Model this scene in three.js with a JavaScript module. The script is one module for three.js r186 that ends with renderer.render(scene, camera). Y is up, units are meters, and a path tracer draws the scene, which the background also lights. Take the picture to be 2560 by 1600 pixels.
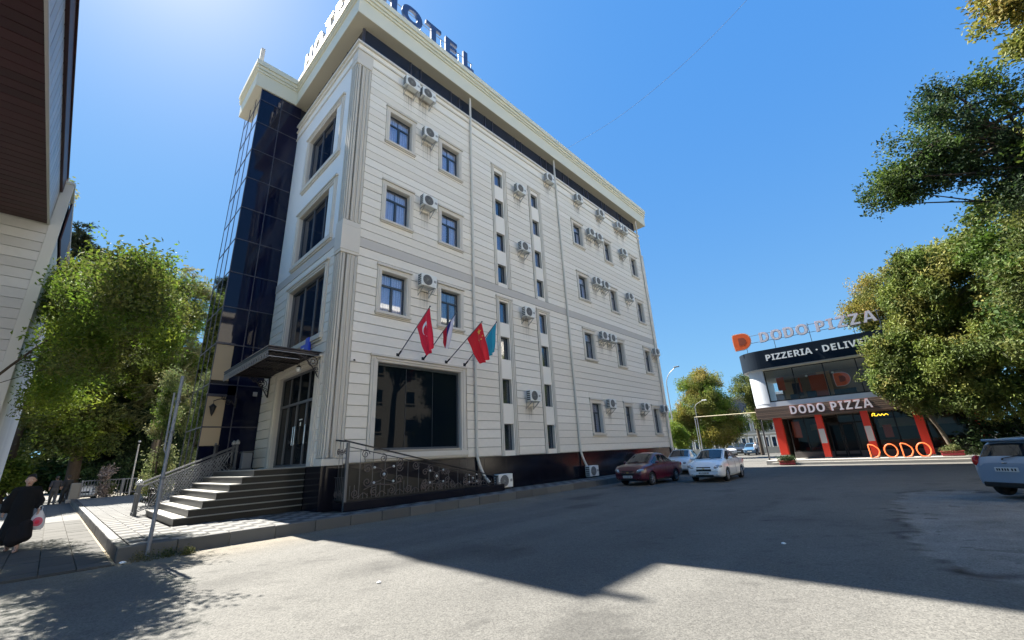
import * as THREE from 'three';
import { RoundedBoxGeometry } from 'three/addons/geometries/RoundedBoxGeometry.js';
import { TextGeometry } from 'three/addons/geometries/TextGeometry.js';
import { FontLoader } from 'three/addons/loaders/FontLoader.js';
import { MarchingCubes } from 'three/addons/objects/MarchingCubes.js';
import { mergeGeometries } from 'three/addons/utils/BufferGeometryUtils.js';
import { Brush, Evaluator, SUBTRACTION } from 'three-bvh-csg';

// ---------------------------------------------------------------- camera, sky, sun, exposure
const scene = new THREE.Scene();
const camera = new THREE.PerspectiveCamera(75.513, 1.6, 0.1, 900);
camera.position.set(14.472, 1.601, 6.073);
camera.rotation.order = 'YXZ';
camera.rotation.set(THREE.MathUtils.degToRad(18.018), THREE.MathUtils.degToRad(42.858), THREE.MathUtils.degToRad(-2.863));

const SUN = new THREE.Vector3(-0.775, 1, 0.055).normalize();
{
  const W = 1024, H = 512, data = new Float32Array(W * H * 4);
  for (let r = 0; r < H; r++) for (let q = 0; q < W; q++) {
    const el = ((r + 0.5) / H - 0.5) * Math.PI, az = ((q + 0.5) / W - 0.5) * 2 * Math.PI;
    const x = Math.cos(el) * Math.cos(az), y = Math.sin(el), z = Math.cos(el) * Math.sin(az);
    const g = Math.acos(Math.min(1, Math.max(-1, x * SUN.x + y * SUN.y + z * SUN.z))) * 180 / Math.PI;
    const e = Math.max(0, el) * 180 / Math.PI, h = Math.exp(-e / 17), a = Math.exp(-g / 34), s = Math.exp(-g / 8.5);
    const i = (r * W + q) * 4;
    data[i] = 0.0115 + 0.072 * h + 0.03 * a + 0.2 * s;
    data[i + 1] = 0.06 + 0.105 * h + 0.053 * a + 0.13 * s;
    data[i + 2] = 0.18 + 0.042 * h + 0.045 * a + 0.062 * s;
    data[i + 3] = 1;
  }
  const t = new THREE.DataTexture(data, W, H, THREE.RGBAFormat, THREE.FloatType);
  t.mapping = THREE.EquirectangularReflectionMapping; t.magFilter = THREE.LinearFilter; t.needsUpdate = true;
  scene.background = t; scene.environment = t;
}
const sun = new THREE.DirectionalLight(new THREE.Color(1, 0.95, 0.86), 4.7);
sun.position.copy(SUN).multiplyScalar(120); sun.castShadow = true; sun.shadow.mapSize.set(4096, 4096);
Object.assign(sun.shadow.camera, { left: -70, right: 70, top: 70, bottom: -70, near: 1, far: 320 });
scene.add(sun, sun.target);
const renderer = new THREE.WebGLRenderer({ antialias: true });
renderer.shadowMap.enabled = true;
renderer.toneMapping = THREE.LinearToneMapping;
renderer.toneMappingExposure = 4.5;

// ---------------------------------------------------------------- helpers
function rng(seed) { let s = seed >>> 0; return () => { s = (s + 0x6D2B79F5) >>> 0; let t = s; t = Math.imul(t ^ (t >>> 15), t | 1); t ^= t + Math.imul(t ^ (t >>> 7), t | 61); return ((t ^ (t >>> 14)) >>> 0) / 4294967296; }; }
const V = (x, y, z) => new THREE.Vector3(x, y, z);
const usedNames = {};
function numbered(n) { if (usedNames[n] === undefined) { usedNames[n] = 0; return n; } usedNames[n]++; return n + '_' + String(usedNames[n]).padStart(3, '0'); }
function tag(o, label, category, group, kind) { o.userData = { ...(label && { label }), ...(category && { category }), ...(group && { group }), ...(kind && { kind }) }; return o; }
function thing(name, label, category, pos = [0, 0, 0], ry = 0, group) {
  const o = new THREE.Group(); o.name = numbered(name); o.position.set(...pos); o.rotation.y = ry; tag(o, label, category, group); scene.add(o); return o;
}
function copyOf(root, label, pos, ry) {
  const o = root.clone(); o.name = numbered(root.name.replace(/_\d+$/, '')); o.userData = { ...root.userData, label };
  if (pos) o.position.set(...pos); if (ry !== undefined) o.rotation.y = ry; scene.add(o); return o;
}
function clean(g) {
  let n = g.index ? g.toNonIndexed() : g;
  if (!n.attributes.normal) n.computeVertexNormals();
  for (const k of Object.keys(n.attributes)) if (!['position', 'normal', 'uv'].includes(k)) n.deleteAttribute(k);
  if (!n.attributes.uv) n.setAttribute('uv', new THREE.BufferAttribute(new Float32Array(n.attributes.position.count * 2), 2));
  return n;
}
function merged(list) { const a = list.flat(9); return a.length === 1 ? a[0] : mergeGeometries(a.map(clean)); }
function mesh(name, geo, mat, parent = scene, label) {
  const m = new THREE.Mesh(Array.isArray(geo) ? merged(geo) : geo, mat);
  m.name = parent === scene ? numbered(name) : name; m.castShadow = m.receiveShadow = true; if (label) m.userData.label = label;
  parent.add(m); return m;
}
function group(name, parent, x = 0, y = 0, z = 0, ry = 0) { const g = new THREE.Group(); g.name = name; g.position.set(x, y, z); g.rotation.y = ry; parent.add(g); return g; }
function boxUV(g, s = 1) { // uv in metres by the face's main axis
  const n = clean(g), p = n.attributes.position, q = n.attributes.normal, u = n.attributes.uv;
  for (let i = 0; i < p.count; i++) {
    const ax = Math.abs(q.getX(i)), ay = Math.abs(q.getY(i)), az = Math.abs(q.getZ(i));
    if (ay >= ax && ay >= az) u.setXY(i, p.getX(i) * s, p.getZ(i) * s); else if (ax >= az) u.setXY(i, p.getZ(i) * s, p.getY(i) * s); else u.setXY(i, p.getX(i) * s, p.getY(i) * s);
  }
  return n;
}
const bx = (x0, x1, y0, y1, z0, z1) => new THREE.BoxGeometry(Math.abs(x1 - x0), Math.abs(y1 - y0), Math.abs(z1 - z0)).translate((x0 + x1) / 2, (y0 + y1) / 2, (z0 + z1) / 2);
const rb = (x0, x1, y0, y1, z0, z1, r = 0.012) => new RoundedBoxGeometry(Math.abs(x1 - x0), Math.abs(y1 - y0), Math.abs(z1 - z0), 1, r).translate((x0 + x1) / 2, (y0 + y1) / 2, (z0 + z1) / 2);
function bar(a, b, w, h = w) { // square bar between two points
  const d = V(...b).sub(V(...a)), L = d.length(), g = new THREE.BoxGeometry(w, h, L);
  const m = new THREE.Matrix4().lookAt(V(0, 0, 0), d, Math.abs(d.y) > 0.98 * L ? V(1, 0, 0) : V(0, 1, 0));
  g.applyMatrix4(m); return g.translate((a[0] + b[0]) / 2, (a[1] + b[1]) / 2, (a[2] + b[2]) / 2);
}
function rod(a, b, r0, r1 = r0, n = 8) {
  const d = V(...b).sub(V(...a)), L = d.length(), g = new THREE.CylinderGeometry(r1, r0, L, n).translate(0, L / 2, 0);
  g.applyQuaternion(new THREE.Quaternion().setFromUnitVectors(V(0, 1, 0), d.normalize())); return g.translate(...a);
}
const tube = (pts, r, seg = pts.length * 4, n = 6, closed = false) => new THREE.TubeGeometry(new THREE.CatmullRomCurve3(pts.map((p) => p.isVector3 ? p : V(...p)), closed), seg, r, n, closed);
function ball(x, y, z, r, n = 10) { return new THREE.SphereGeometry(r, n, Math.max(6, n - 2)).translate(x, y, z); }
function prism(pts, d, bevel = 0) { // outline in x-y, thickness d along +z
  const s = new THREE.Shape(pts.map((p) => new THREE.Vector2(...p)));
  return new THREE.ExtrudeGeometry(s, { depth: d, bevelEnabled: bevel > 0, bevelSize: bevel, bevelThickness: bevel, bevelSegments: 1 });
}
const lin = (r, g, b) => new THREE.Color().setRGB(r, g, b);
const std = (c, roughness = 0.8, o = {}) => new THREE.MeshStandardMaterial({ color: c, roughness, ...o });
const phy = (c, roughness, o = {}) => new THREE.MeshPhysicalMaterial({ color: c, roughness, ...o });
// value noise
function noise2(seed) {
  const R = rng(seed), T = new Float32Array(65536); for (let i = 0; i < 65536; i++) T[i] = R();
  return (x, y, per = 256) => {
    const xi = Math.floor(x), yi = Math.floor(y), fx = x - xi, fy = y - yi, sx = fx * fx * (3 - 2 * fx), sy = fy * fy * (3 - 2 * fy);
    const m = (v) => ((v % per) + per) % per, h = (a, b) => T[(m(a) & 255) * 256 + (m(b) & 255)];
    const a = h(xi, yi), b = h(xi + 1, yi), c = h(xi, yi + 1), d = h(xi + 1, yi + 1);
    return a + (b - a) * sx + (c - a) * sy + (a - b - c + d) * sx * sy;
  };
}
const N = noise2(7), N2 = noise2(99);
const fbm = (x, y, o = 4) => { let s = 0, a = 0.5, t = 0; for (let i = 0; i < o; i++) { s += a * N(x, y); t += a; x = x * 2.03 + 11.3; y = y * 2.03 + 5.7; a *= 0.5; } return s / t; };
function dataTex(w, h, f, color = false) {
  const d = new Uint8Array(w * h * 4);
  for (let y = 0; y < h; y++) for (let x = 0; x < w; x++) { const c = f(x, y), i = (y * w + x) * 4; d[i] = c[0] * 255; d[i + 1] = c[1] * 255; d[i + 2] = c[2] * 255; d[i + 3] = 255; }
  const t = new THREE.DataTexture(d, w, h); t.wrapS = t.wrapT = THREE.RepeatWrapping; t.magFilter = THREE.LinearFilter; t.minFilter = THREE.LinearMipmapLinearFilter; t.generateMipmaps = true;
  if (color) t.colorSpace = THREE.SRGBColorSpace; t.needsUpdate = true; return t;
}
function canvasTex(w, h, draw) { const c = document.createElement('canvas'); c.width = w; c.height = h; draw(c.getContext('2d'), w, h); const t = new THREE.CanvasTexture(c); t.colorSpace = THREE.SRGBColorSpace; return t; }
const font = await new FontLoader().loadAsync('fonts/droid/droid_sans_bold.typeface.json');
function letter(ch, size, depth, bevel = 0) {
  const g = new TextGeometry(ch, { font, size, depth, curveSegments: 6, bevelEnabled: bevel > 0, bevelSize: bevel, bevelThickness: bevel, bevelSegments: 1 });
  g.computeBoundingBox(); return g;
}

// ---------------------------------------------------------------- materials
const asphaltGrain = dataTex(1024, 1024, (x, y) => {
  const s = 1024, k = (f) => N(x * f / s, y * f / s, f);
  const g = 0.62 * k(256) + 0.24 * N2(x * 128 / s, y * 128 / s, 128) + 0.08 * k(64) + 0.06 * k(16);
  const sp = N2(x * 256 / s, y * 256 / s, 256) > 0.86 ? 0.16 : 0;
  const v = Math.min(1, Math.max(0.2, 0.66 + 0.8 * (g - 0.5) + sp)); return [v, v * 0.995, v * 0.975];
});
const asphaltBump = dataTex(512, 512, (x, y) => { const v = 0.6 * N(x / 2, y / 2, 256) + 0.4 * N2(x / 8, y / 8, 64); return [v, v, v]; });
asphaltBump.repeat.set(1.7, 1.7);
const plasterTex = dataTex(512, 512, (x, y) => { const v = 0.9 + 0.1 * (0.5 * N(x / 4, y / 4, 128) + 0.5 * N2(x / 48, y / 48, 10.666 | 0)); return [v, v, v]; });
const asphalt = std(0xffffff, 0.92, { map: asphaltGrain, vertexColors: true, bumpMap: asphaltBump, bumpScale: 0.005 });
const M = {
  cream: [0, 1, 2, 3].map((i) => std(lin(0.85 - i * 0.02, 0.79 - i * 0.022, 0.69 - i * 0.024), 0.75, { map: plasterTex })),
  frieze: std(lin(0.82, 0.77, 0.68), 0.7),
  trim: std(lin(0.62, 0.57, 0.49), 0.7), trimGrey: std(lin(0.53, 0.49, 0.44), 0.75), grout: std(lin(0.42, 0.38, 0.32), 0.95),
  cornice: std(lin(0.66, 0.63, 0.5), 0.6), soffit: std(lin(0.5, 0.46, 0.36), 0.75),
  smooth: std(lin(0.76, 0.75, 0.72), 0.7),
  frame: std(lin(0.035, 0.05, 0.065), 0.45), pane: phy(lin(0.78, 0.82, 0.9), 0.02, { transmission: 1, thickness: 0, ior: 2.1 }),
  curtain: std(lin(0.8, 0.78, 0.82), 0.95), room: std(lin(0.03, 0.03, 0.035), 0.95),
  towerGlass: [0, 1, 2].map((i) => phy(lin(0.004 + i * 0.001, 0.006 + i * 0.001, 0.021 + i * 0.004), 0.03, { ior: 1.4 })),
  bandGlass: phy(lin(0.01, 0.02, 0.045), 0.04, { ior: 1.6 }),
  bigGlass: phy(lin(0.004, 0.008, 0.012), 0.015, { ior: 1.3, specularIntensity: 0.35 }), frontGlass: phy(lin(0.008, 0.014, 0.026), 0.02, { ior: 1.45 }), towerFront: [0, 1].map((i) => phy(lin(0.82 - i * 0.08, 0.85 - i * 0.08, 0.92 - i * 0.08), 0.03, { metalness: 1 })),
  mullion: std(lin(0.06, 0.06, 0.08), 0.4, { metalness: 0.3 }),
  beigePanel: std(lin(0.4, 0.31, 0.2), 0.55),
  granite: phy(lin(0.008, 0.008, 0.013), 0.14, { ior: 1.36 }), graniteStep: phy(lin(0.014, 0.014, 0.013), 0.4, { ior: 1.4 }), tread: std(lin(0.2, 0.193, 0.172), 0.5),
  iron: std(lin(0.02, 0.02, 0.024), 0.45, { metalness: 0.4 }), ironGrey: std(lin(0.13, 0.135, 0.145), 0.42, { metalness: 0.45 }), latticeGlintGrey: std(lin(0.26, 0.265, 0.28), 0.4, { metalness: 0.3 }), poleGrey: std(lin(0.2, 0.21, 0.23), 0.5, { metalness: 0.3 }), ironRed: std(lin(0.03, 0.024, 0.026), 0.45, { metalness: 0.2 }),
  acWhite: std(lin(0.72, 0.72, 0.68), 0.5), acDark: std(lin(0.09, 0.09, 0.09), 0.6), acGrille: std(lin(0.3, 0.3, 0.29), 0.6), steel: std(lin(0.45, 0.45, 0.45), 0.4, { metalness: 0.6 }),
  pipe: std(lin(0.62, 0.58, 0.5), 0.5), black: std(lin(0.01, 0.01, 0.01), 0.7), white: std(lin(0.8, 0.8, 0.78), 0.6),
  letterBlue: std(lin(0.035, 0.06, 0.15), 0.35), letterWhite: std(lin(0.3, 0.3, 0.31), 0.4), chrome: std(lin(0.7, 0.7, 0.72), 0.12, { metalness: 1 }), rubber: std(lin(0.012, 0.012, 0.012), 0.85),
};

// ---------------------------------------------------------------- ground, road, pavements
function smooth(a, b, x) { const t = Math.min(1, Math.max(0, (x - a) / (b - a))); return t * t * (3 - 2 * t); }
function patchEdge(x, z) { // above 0 inside the old rough patch on the right of the road
  const w = 0.5 * (fbm(x * 1.3, z * 1.3, 3) - 0.5) + 0.35 * (N2(x * 4, z * 4) - 0.5);
  return Math.min(x - 13.55 - 0.0149 * (z + 9.5) ** 2 + w, (z + 13.4) * 0.5 + w, (-1.95 - z) * 1.2 + w * 0.6, (34 - x) * 0.5);
}
function roadColor(x, z) {
  const b = fbm(x * 0.22 + 3, z * 0.22, 4), f = fbm(x * 1.4, z * 1.1 + 9, 3), s = fbm(x * 0.9 + 40, z * 0.09, 3);
  let v = 0.45 * (0.29 + 0.1 * (b - 0.5) + 0.05 * (f - 0.5) + 0.07 * (s - 0.5)), r = 1.03, g = 1.0, u = 0.92;
  const dust = (1 - smooth(1.9, 3.6 + 1.4 * b, x)) * smooth(-16, -6, z) * (1 - smooth(5.6, 6.5, z));
  v += dust * (0.02 + 0.07 * N2(x * 2.3, z * 1.1)); r += 0.12 * dust; u -= 0.16 * dust;
  const p = patchEdge(x, z); if (p > 0) { const k = smooth(0, 0.12, p); v += k * (0.085 + 0.13 * (fbm(x * 2.2, z * 3, 3) - 0.5)); u += 0.03 * k; if (N2(x * 3.1, z * 3.1) > 0.88) v -= 0.045 * k; }
  if (Math.abs(p) < 0.07 && N2(x * 2.4, z * 2.4) > 0.35) v -= 0.085;
  const cr = Math.abs(fbm(x * 0.55 + 21, z * 0.4 + 3, 4) - 0.5), c2 = Math.abs(fbm(x * 0.8 + 5, z * 0.7 + 33, 3) - 0.47); if (cr < 0.008) v -= 0.04 * (1 - cr / 0.008); if (c2 < 0.006 && b > 0.5) v -= 0.03; const st = N(x * 0.7 + 9, z * 0.5 + 60); if (st > 0.8) v -= 0.05 * smooth(0.8, 0.95, st); if (N2(x * 2.9 + 11, z * 2.9) > 0.965) v -= 0.05; v += 0.02 * smooth(0.55, 0.75, N2(x * 1.7, z * 0.06 + 3)) * smooth(-22, -4, z) * (1 - smooth(0, 4, z));
  const h = Math.hypot((x - 14.75 + 0.5 * (N(x * 2, z * 2) - 0.5)) / 0.75, (z + 2.45 + 0.25 * (N2(x * 3, z * 3) - 0.5)) / 0.22); if (h < 1) { v -= 0.16 * (1 - h * h); r += 0.15 * (1 - h); }
  if (N2(x * 1.1 + 70, z * 1.1) > 0.93) v -= 0.02;
  return [v * r, v * g, v * u];
}
function sheet(x0, x1, z0, z1, nx, nz, y, relief) {
  const g = new THREE.PlaneGeometry(x1 - x0, z1 - z0, nx, nz).rotateX(-Math.PI / 2).translate((x0 + x1) / 2, y, (z0 + z1) / 2), p = g.attributes.position, u = g.attributes.uv, c = new Float32Array(p.count * 3);
  for (let i = 0; i < p.count; i++) {
    const x = p.getX(i), z = p.getZ(i); u.setXY(i, x / 3.1, z / 3.1);
    if (relief) { const e = patchEdge(x, z), k = smooth(-0.02, 0.08, e); p.setY(i, y + 0.012 * (fbm(x * 0.8, z * 0.8, 3) - 0.5) - 0.03 * k + k * 0.045 * (fbm(x * 2.6, z * 2.6, 3) - 0.45)); }
    const q = roadColor(x, z); c.set(q, i * 3);
  }
  g.setAttribute('color', new THREE.BufferAttribute(c, 3)); g.computeVertexNormals(); return g;
}
tag(mesh('ground', sheet(-330, 330, -420, 240, 110, 110, -0.16, false), asphalt), 'flat grey ground reaching to the horizon', 'ground', null, 'structure');
tag(mesh('road', sheet(-6, 36, -46, 20, 280, 440, -0.12, true), asphalt), 'worn grey asphalt road with a rough patch on the right', 'road', null, 'structure');

// tiled forecourt
const walk = new THREE.Group(); walk.name = 'sidewalk'; scene.add(walk); tag(walk, 'forecourt and pavement of light and grey tiles round the hotel', 'pavement', null, 'structure');
mesh('slab', [bx(-28, 1.74, -0.3, 0.122, 0, 4.64), bx(-0.1, 1.74, -0.3, 0.122, -28.2, -0.001)], std(lin(0.06, 0.058, 0.052), 0.95), walk);
{
  const S = 0.36, R = rng(5), tiles = [], lightM = [0.15, 0.138, 0.16].map((v) => std(lin(v, v * 0.985, v * 0.94), 0.9)), greyM = [0.046, 0.053, 0.042].map((v) => std(lin(v, v, v * 0.98), 0.9));
  for (let i = 0; i < 80; i++) for (let j = 0; j < 13; j++) { const x = 1.55 - i * S, z = 4.45 - j * S; if (x > -27.8 && z > 0.1) tiles.push([x, z, (i + j) & 1]); }
  for (let j = 0; j < 80; j++) for (let i = 0; i < 4; i++) { const x = 1.55 - i * S, z = 4.45 - (j + 13) * S; if (z > -28.0 && (x > 1.1 || z < -7.7)) tiles.push([x, z, (i + j + 1) & 1]); }
  const d = (t) => Math.hypot(t[0] - 14.47, t[1] - 6.07), seen = (t) => !(t[0] < -1.1 && t[0] > -6.4 && t[1] < 3.5);
  const list = tiles.filter(seen).sort((a, b) => d(a) - d(b));
  const g = new RoundedBoxGeometry(S - 0.008, 0.028, S - 0.008, 1, 0.004), rest = [];
  list.forEach((t, i) => {
    const y = 0.136 + (R() - 0.5) * 0.004;
    if (i < 300) { const m = mesh('tile', g, (t[2] ? greyM : lightM)[Math.floor(R() * 3)], walk); m.position.set(t[0], y, t[1]); m.rotation.set((R() - 0.5) * 0.012, 0, (R() - 0.5) * 0.012); } else rest.push([t, y]);
  });
  const inst = new THREE.InstancedMesh(new THREE.BoxGeometry(S - 0.008, 0.028, S - 0.008), std(0xffffff, 0.9), rest.length), c = new THREE.Color(), m4 = new THREE.Matrix4();
  rest.forEach(([t, y], i) => { inst.setMatrixAt(i, m4.makeTranslation(t[0], y, t[1])); const v = (t[2] ? 0.047 : 0.15) * (0.93 + 0.14 * R()); inst.setColorAt(i, c.setRGB(v, v * 0.99, v * 0.95)); });
  inst.name = 'tile'; inst.castShadow = inst.receiveShadow = true; inst.userData.kind = 'stuff'; walk.add(inst);
}
{ // kerbs
  const k = new THREE.Group(); k.name = 'kerb'; scene.add(k); tag(k, 'kerb of dark and concrete stones round the tiled forecourt', 'kerb', null, 'structure');
  const R = rng(8), dark = [0.04, 0.06, 0.05].map((v) => phy(lin(v, v, v * 1.02), 0.5)), conc = [0.1, 0.118, 0.09].map((v) => std(lin(v, v * 0.97, v * 0.9), 0.9));
  const gx = rb(-0.495, 0.495, -0.19, 0.19, -0.1, 0.1, 0.025), gz = rb(-0.1, 0.1, -0.19, 0.19, -0.495, 0.495, 0.025);
  for (let x = 1.345; x > -28; x -= 1) { const m = mesh('kerb_stone', gx, dark[Math.floor(R() * 3)], k); m.position.set(x, -0.03 + R() * 0.006, 4.75 + R() * 0.01); }
  for (let z = 4.35; z > -28; z -= 1) { const m = mesh('kerb_stone', gz, conc[Math.floor(R() * 3)], k); m.position.set(1.85 + R() * 0.012, -0.035 + R() * 0.012, z); m.rotation.y = (R() - 0.5) * 0.008; }
}
{ // paved path on the left
  const p = new THREE.Group(); p.name = 'path'; scene.add(p); tag(p, 'footpath of square grey pavers left of the forecourt', 'path', null, 'structure');
  mesh('bed', bx(-45, 2.3, -0.3, -0.104, 4.87, 10.5), std(lin(0.05, 0.047, 0.04), 0.95), p);
  const R = rng(21), mats = [0.077, 0.069, 0.083, 0.073].map((v) => std(lin(v, v * 0.97, v * 0.9), 0.95, { map: plasterTex })), S = 0.5, list = [];
  for (let i = 0; i < 94; i++) for (let j = 0; j < 11; j++) list.push([2.0 - i * S - (j & 1) * 0.0, 5.15 + j * S]);
  list.sort((a, b) => Math.hypot(a[0] - 14.47, a[1] - 6.07) - Math.hypot(b[0] - 14.47, b[1] - 6.07));
  const g = boxUV(new RoundedBoxGeometry(S - 0.014, 0.03, S - 0.014, 1, 0.005)), rest = list.slice(290);
  for (const [x, z] of list.slice(0, 290)) { const m = mesh('paver', g, mats[Math.floor(R() * 4)], p); m.position.set(x, -0.1 + R() * 0.006, z); m.rotation.set((R() - 0.5) * 0.01, 0, (R() - 0.5) * 0.01); }
  const inst = new THREE.InstancedMesh(new THREE.BoxGeometry(S - 0.014, 0.03, S - 0.014), std(0xffffff, 0.8), rest.length), m4 = new THREE.Matrix4(), c = new THREE.Color();
  rest.forEach(([x, z], i) => { inst.setMatrixAt(i, m4.makeTranslation(x, -0.098, z)); const v = 0.07 + 0.014 * R(); inst.setColorAt(i, c.setRGB(v, v * 0.97, v * 0.9)); });
  inst.name = 'paver'; inst.castShadow = inst.receiveShadow = true; inst.userData.kind = 'stuff'; p.add(inst);
  // dirt edge strip
  mesh('edge_strip', bx(-28, 2.25, -0.12, -0.092, 4.86, 4.92), std(lin(0.24, 0.2, 0.14), 0.95), p);
}

// ---------------------------------------------------------------- hotel
const PL = 1.5375, TOP = 20.33, BELT0 = 9.86, BELT1 = 10.3, PTOP = 19.35, ZEND = -27.3;
const hotel = thing('hotel', 'tall cream stone hotel with dark glass stair tower and overhanging roof cornice', 'hotel');
const R3 = rng(33);
// openings on the long face, local u = -z from the front corner
const COLS = { A: [1.74, 2.94], B: [4.76, 5.9], C: [8.58, 9.26], D: [11.86, 12.53], E: [16.45, 17.5], F: [20.63, 21.51], G: [24.94, 25.85] };
const ROWS = { 1: [2.65, 4.44], 2: [7.36, 9.09], 3: [11.55, 13.24], 4: [15.71, 17.36] };
const STRIP = [[16.71, 17.69], [14.68, 15.78], [12.46, 13.6], [10.5, 11.62], [8.22, 9.42], [6.25, 7.47], [4.01, 5.26], [1.79, 3.05]];
const BIG = [1.78, 5.89, 1.96, 5.26];
const openL = [[BIG[0], BIG[1], BIG[2], BIG[3]]];
for (const r of [2, 3, 4]) for (const c of 'AB') openL.push([...COLS[c], ...ROWS[r]]);
for (const r of [1, 2, 3, 4]) for (const c of 'EFG') openL.push([...COLS[c], ...ROWS[r]]);
for (const c of 'CD') for (const s of STRIP) openL.push([...COLS[c], ...s]);
// front face, local u = -x from the corner
const DOOR = [1.2, 5.05, PL, 5.17], FW = [[1.28, 5.15, 6.42, 9.2], [1.25, 5.1, 10.65, 13.2], [1.3, 5.0, 14.95, 17.73]];
function wallShape(w, y0, y1, holes) {
  const s = new THREE.Shape([[0, y0], [w, y0], [w, y1], [0, y1]].map((p) => new THREE.Vector2(...p)));
  for (const [a, b, c, d] of holes) s.holes.push(new THREE.Path([[a, c], [a, d], [b, d], [b, c]].map((p) => new THREE.Vector2(...p))));
  return new THREE.ExtrudeGeometry(s, { depth: 0.3, bevelEnabled: false });
}
const toLong = (g) => g.rotateY(Math.PI / 2);           // local +x -> world -z, local +z -> world +x
const toFront = (g) => g.applyMatrix4(new THREE.Matrix4().makeRotationY(0)); // local u is mirrored by hand below
mesh('wall', toLong(wallShape(27.3, PL, TOP, openL)).translate(-0.345, 0, 0), M.grout, hotel);
{ const holes = [...FW, DOOR].map(([a, b, c, d]) => [7.35 - b, 7.35 - a, c, d]); holes[3][2] = PL + 0.001;
  mesh('wall', wallShape(7.35, PL, TOP, holes).translate(-7.35, 0, -0.345), M.grout, hotel); }
mesh('wall', [bx(-10.4, -0.4, 0, TOP, -27.29, -27.0), bx(-10.4, -10.1, 0, TOP, -27.0, -4)], M.cream[1], hotel);
mesh('interior', [bx(-1.6, -1.5, 0.3, 21.6, -27, -1.5), bx(-10, -1.6, 0.3, 21.6, -1.6, -1.5)], M.room, hotel);
mesh('floor_slab', [5.7, 9.9, 14.1, 18.3].map((y) => bx(-1.5, -0.36, y, y + 0.2, -27, -0.36)), M.room, hotel);
// long-face panels: courses cut round openings, trims and strips
const bandsLo = [], bandsHi = []; for (let i = 0; i < 21; i++) bandsLo.push([PL + 0.04 + i * 0.3945, PL + 0.04 + (i + 1) * 0.3945]); for (let i = 0; i < 23; i++) bandsHi.push([BELT1 + i * 0.3935, BELT1 + (i + 1) * 0.3935]);
const blockL = openL.filter((o) => !(COLS.C[0] === o[0] || COLS.D[0] === o[0])).map(([a, b, c, d]) => a === BIG[0] && c === BIG[2] ? [1.49, 6.25, PL, 5.5] : [a - 0.2, b + 0.22, c - 0.16, d + 0.34]);
blockL.push([8.34, 9.6, PL, 9.72], [8.34, 9.6, BELT1, 18.12], [11.6, 12.86, PL, 9.72], [11.6, 12.86, BELT1, 18.05]);
function cutRun(u0, u1, y0, y1, blocks) {
  let runs = [[u0, u1]];
  for (const [a, b, c, d] of blocks) if (Math.min(d, y1) - Math.max(c, y0) > 0.03) runs = runs.flatMap(([p, q]) => b <= p || a >= q ? [[p, q]] : [[p, a], [b, q]].filter(([m, n]) => n - m > 0.06));
  return runs;
}
const panelGeo = {};
function panel(w, h) { const k = w.toFixed(2) + '_' + h.toFixed(2); return panelGeo[k] ??= boxUV(new RoundedBoxGeometry(w - 0.004, h, 0.06, 1, 0.012), 1.3); }
const infill = [];
function course(u0, u1, y0, y1, blocks, place) {
  for (const [a, b] of cutRun(u0, u1, y0, y1, blocks)) place(a, b, y0, y1);
  for (const [a, b, c, d] of blocks) if (Math.min(d, y1) - Math.max(c, y0) > 0.03) { // the slivers above and below an opening's surround
    if (c - y0 > 0.05) infill.push([Math.max(a, u0) + 0.002, Math.min(b, u1) - 0.002, y0 + 0.017, c]); if (y1 - d > 0.05) infill.push([Math.max(a, u0) + 0.002, Math.min(b, u1) - 0.002, d, y1 - 0.017]);
  }
}
for (const [y0, y1] of [...bandsLo, ...bandsHi]) course(0.68, 27.28, y0, y1, blockL, (a, b) => {
  const m = mesh('facade_panel', panel(b - a, y1 - y0 - 0.024), M.cream[Math.floor(R3() * 4)], hotel); m.rotation.y = Math.PI / 2; m.position.set(-0.02 + R3() * 0.006, (y0 + y1) / 2, -(a + b) / 2);
});
mesh('panel_infill', infill.map(([a, b, c, d]) => rb(-0.05, 0.012, c, d, -b, -a, 0.008)), M.cream[1], hotel).userData.kind = 'stuff'; infill.length = 0;
for (const [y0, y1] of bandsLo) course(0.55, 7.3, y0, y1, [[0.75, 5.5, PL, 5.5], [0.98, 5.45, 6.08, 9.5]], (a, b) => {
  const m = mesh('facade_panel', panel(b - a, y1 - y0 - 0.024), M.cream[Math.floor(R3() * 4)], hotel); m.position.set(-(a + b) / 2, (y0 + y1) / 2, -0.02 + R3() * 0.006);
});
mesh('panel_infill', infill.map(([a, b, c, d]) => rb(-b, -a, c, d, -0.05, 0.012, 0.008)), M.cream[1], hotel).userData.kind = 'stuff';
// smooth plaster above the belt on the front, frieze, belt, pilaster
{
  const holes = FW.slice(1).map(([a, b, c, d]) => [6.75 - b + 0.0, 6.75 - a + 0.0, c, d]);
  const s = wallShape(6.75 + 0.0, BELT1, PTOP, holes).scale(1, 1, 0.2); mesh('plaster_wall', s.translate(-7.3, 0, -0.05), M.smooth, hotel);
}
mesh('frieze', [bx(-7.34, 0.02, PTOP, TOP, -0.04, 0.02), bx(-0.04, 0.02, PTOP, TOP, -27.3, -0.04)], M.frieze, hotel);
mesh('moulding', [rb(-7.34, 0.06, PTOP - 0.05, PTOP + 0.03, 0.0, 0.06), rb(0.0, 0.06, PTOP - 0.05, PTOP + 0.03, -27.3, -0.7), rb(-7.34, 0.09, 19.86, 19.94, 0.0, 0.09), rb(0.0, 0.09, 19.86, 19.94, -27.3, 0.0), rb(-7.34, 0.12, TOP - 0.1, TOP + 0.02, 0.0, 0.12), rb(0.0, 0.12, TOP - 0.1, TOP + 0.02, -27.3, 0.0)], M.trim, hotel);
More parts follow.
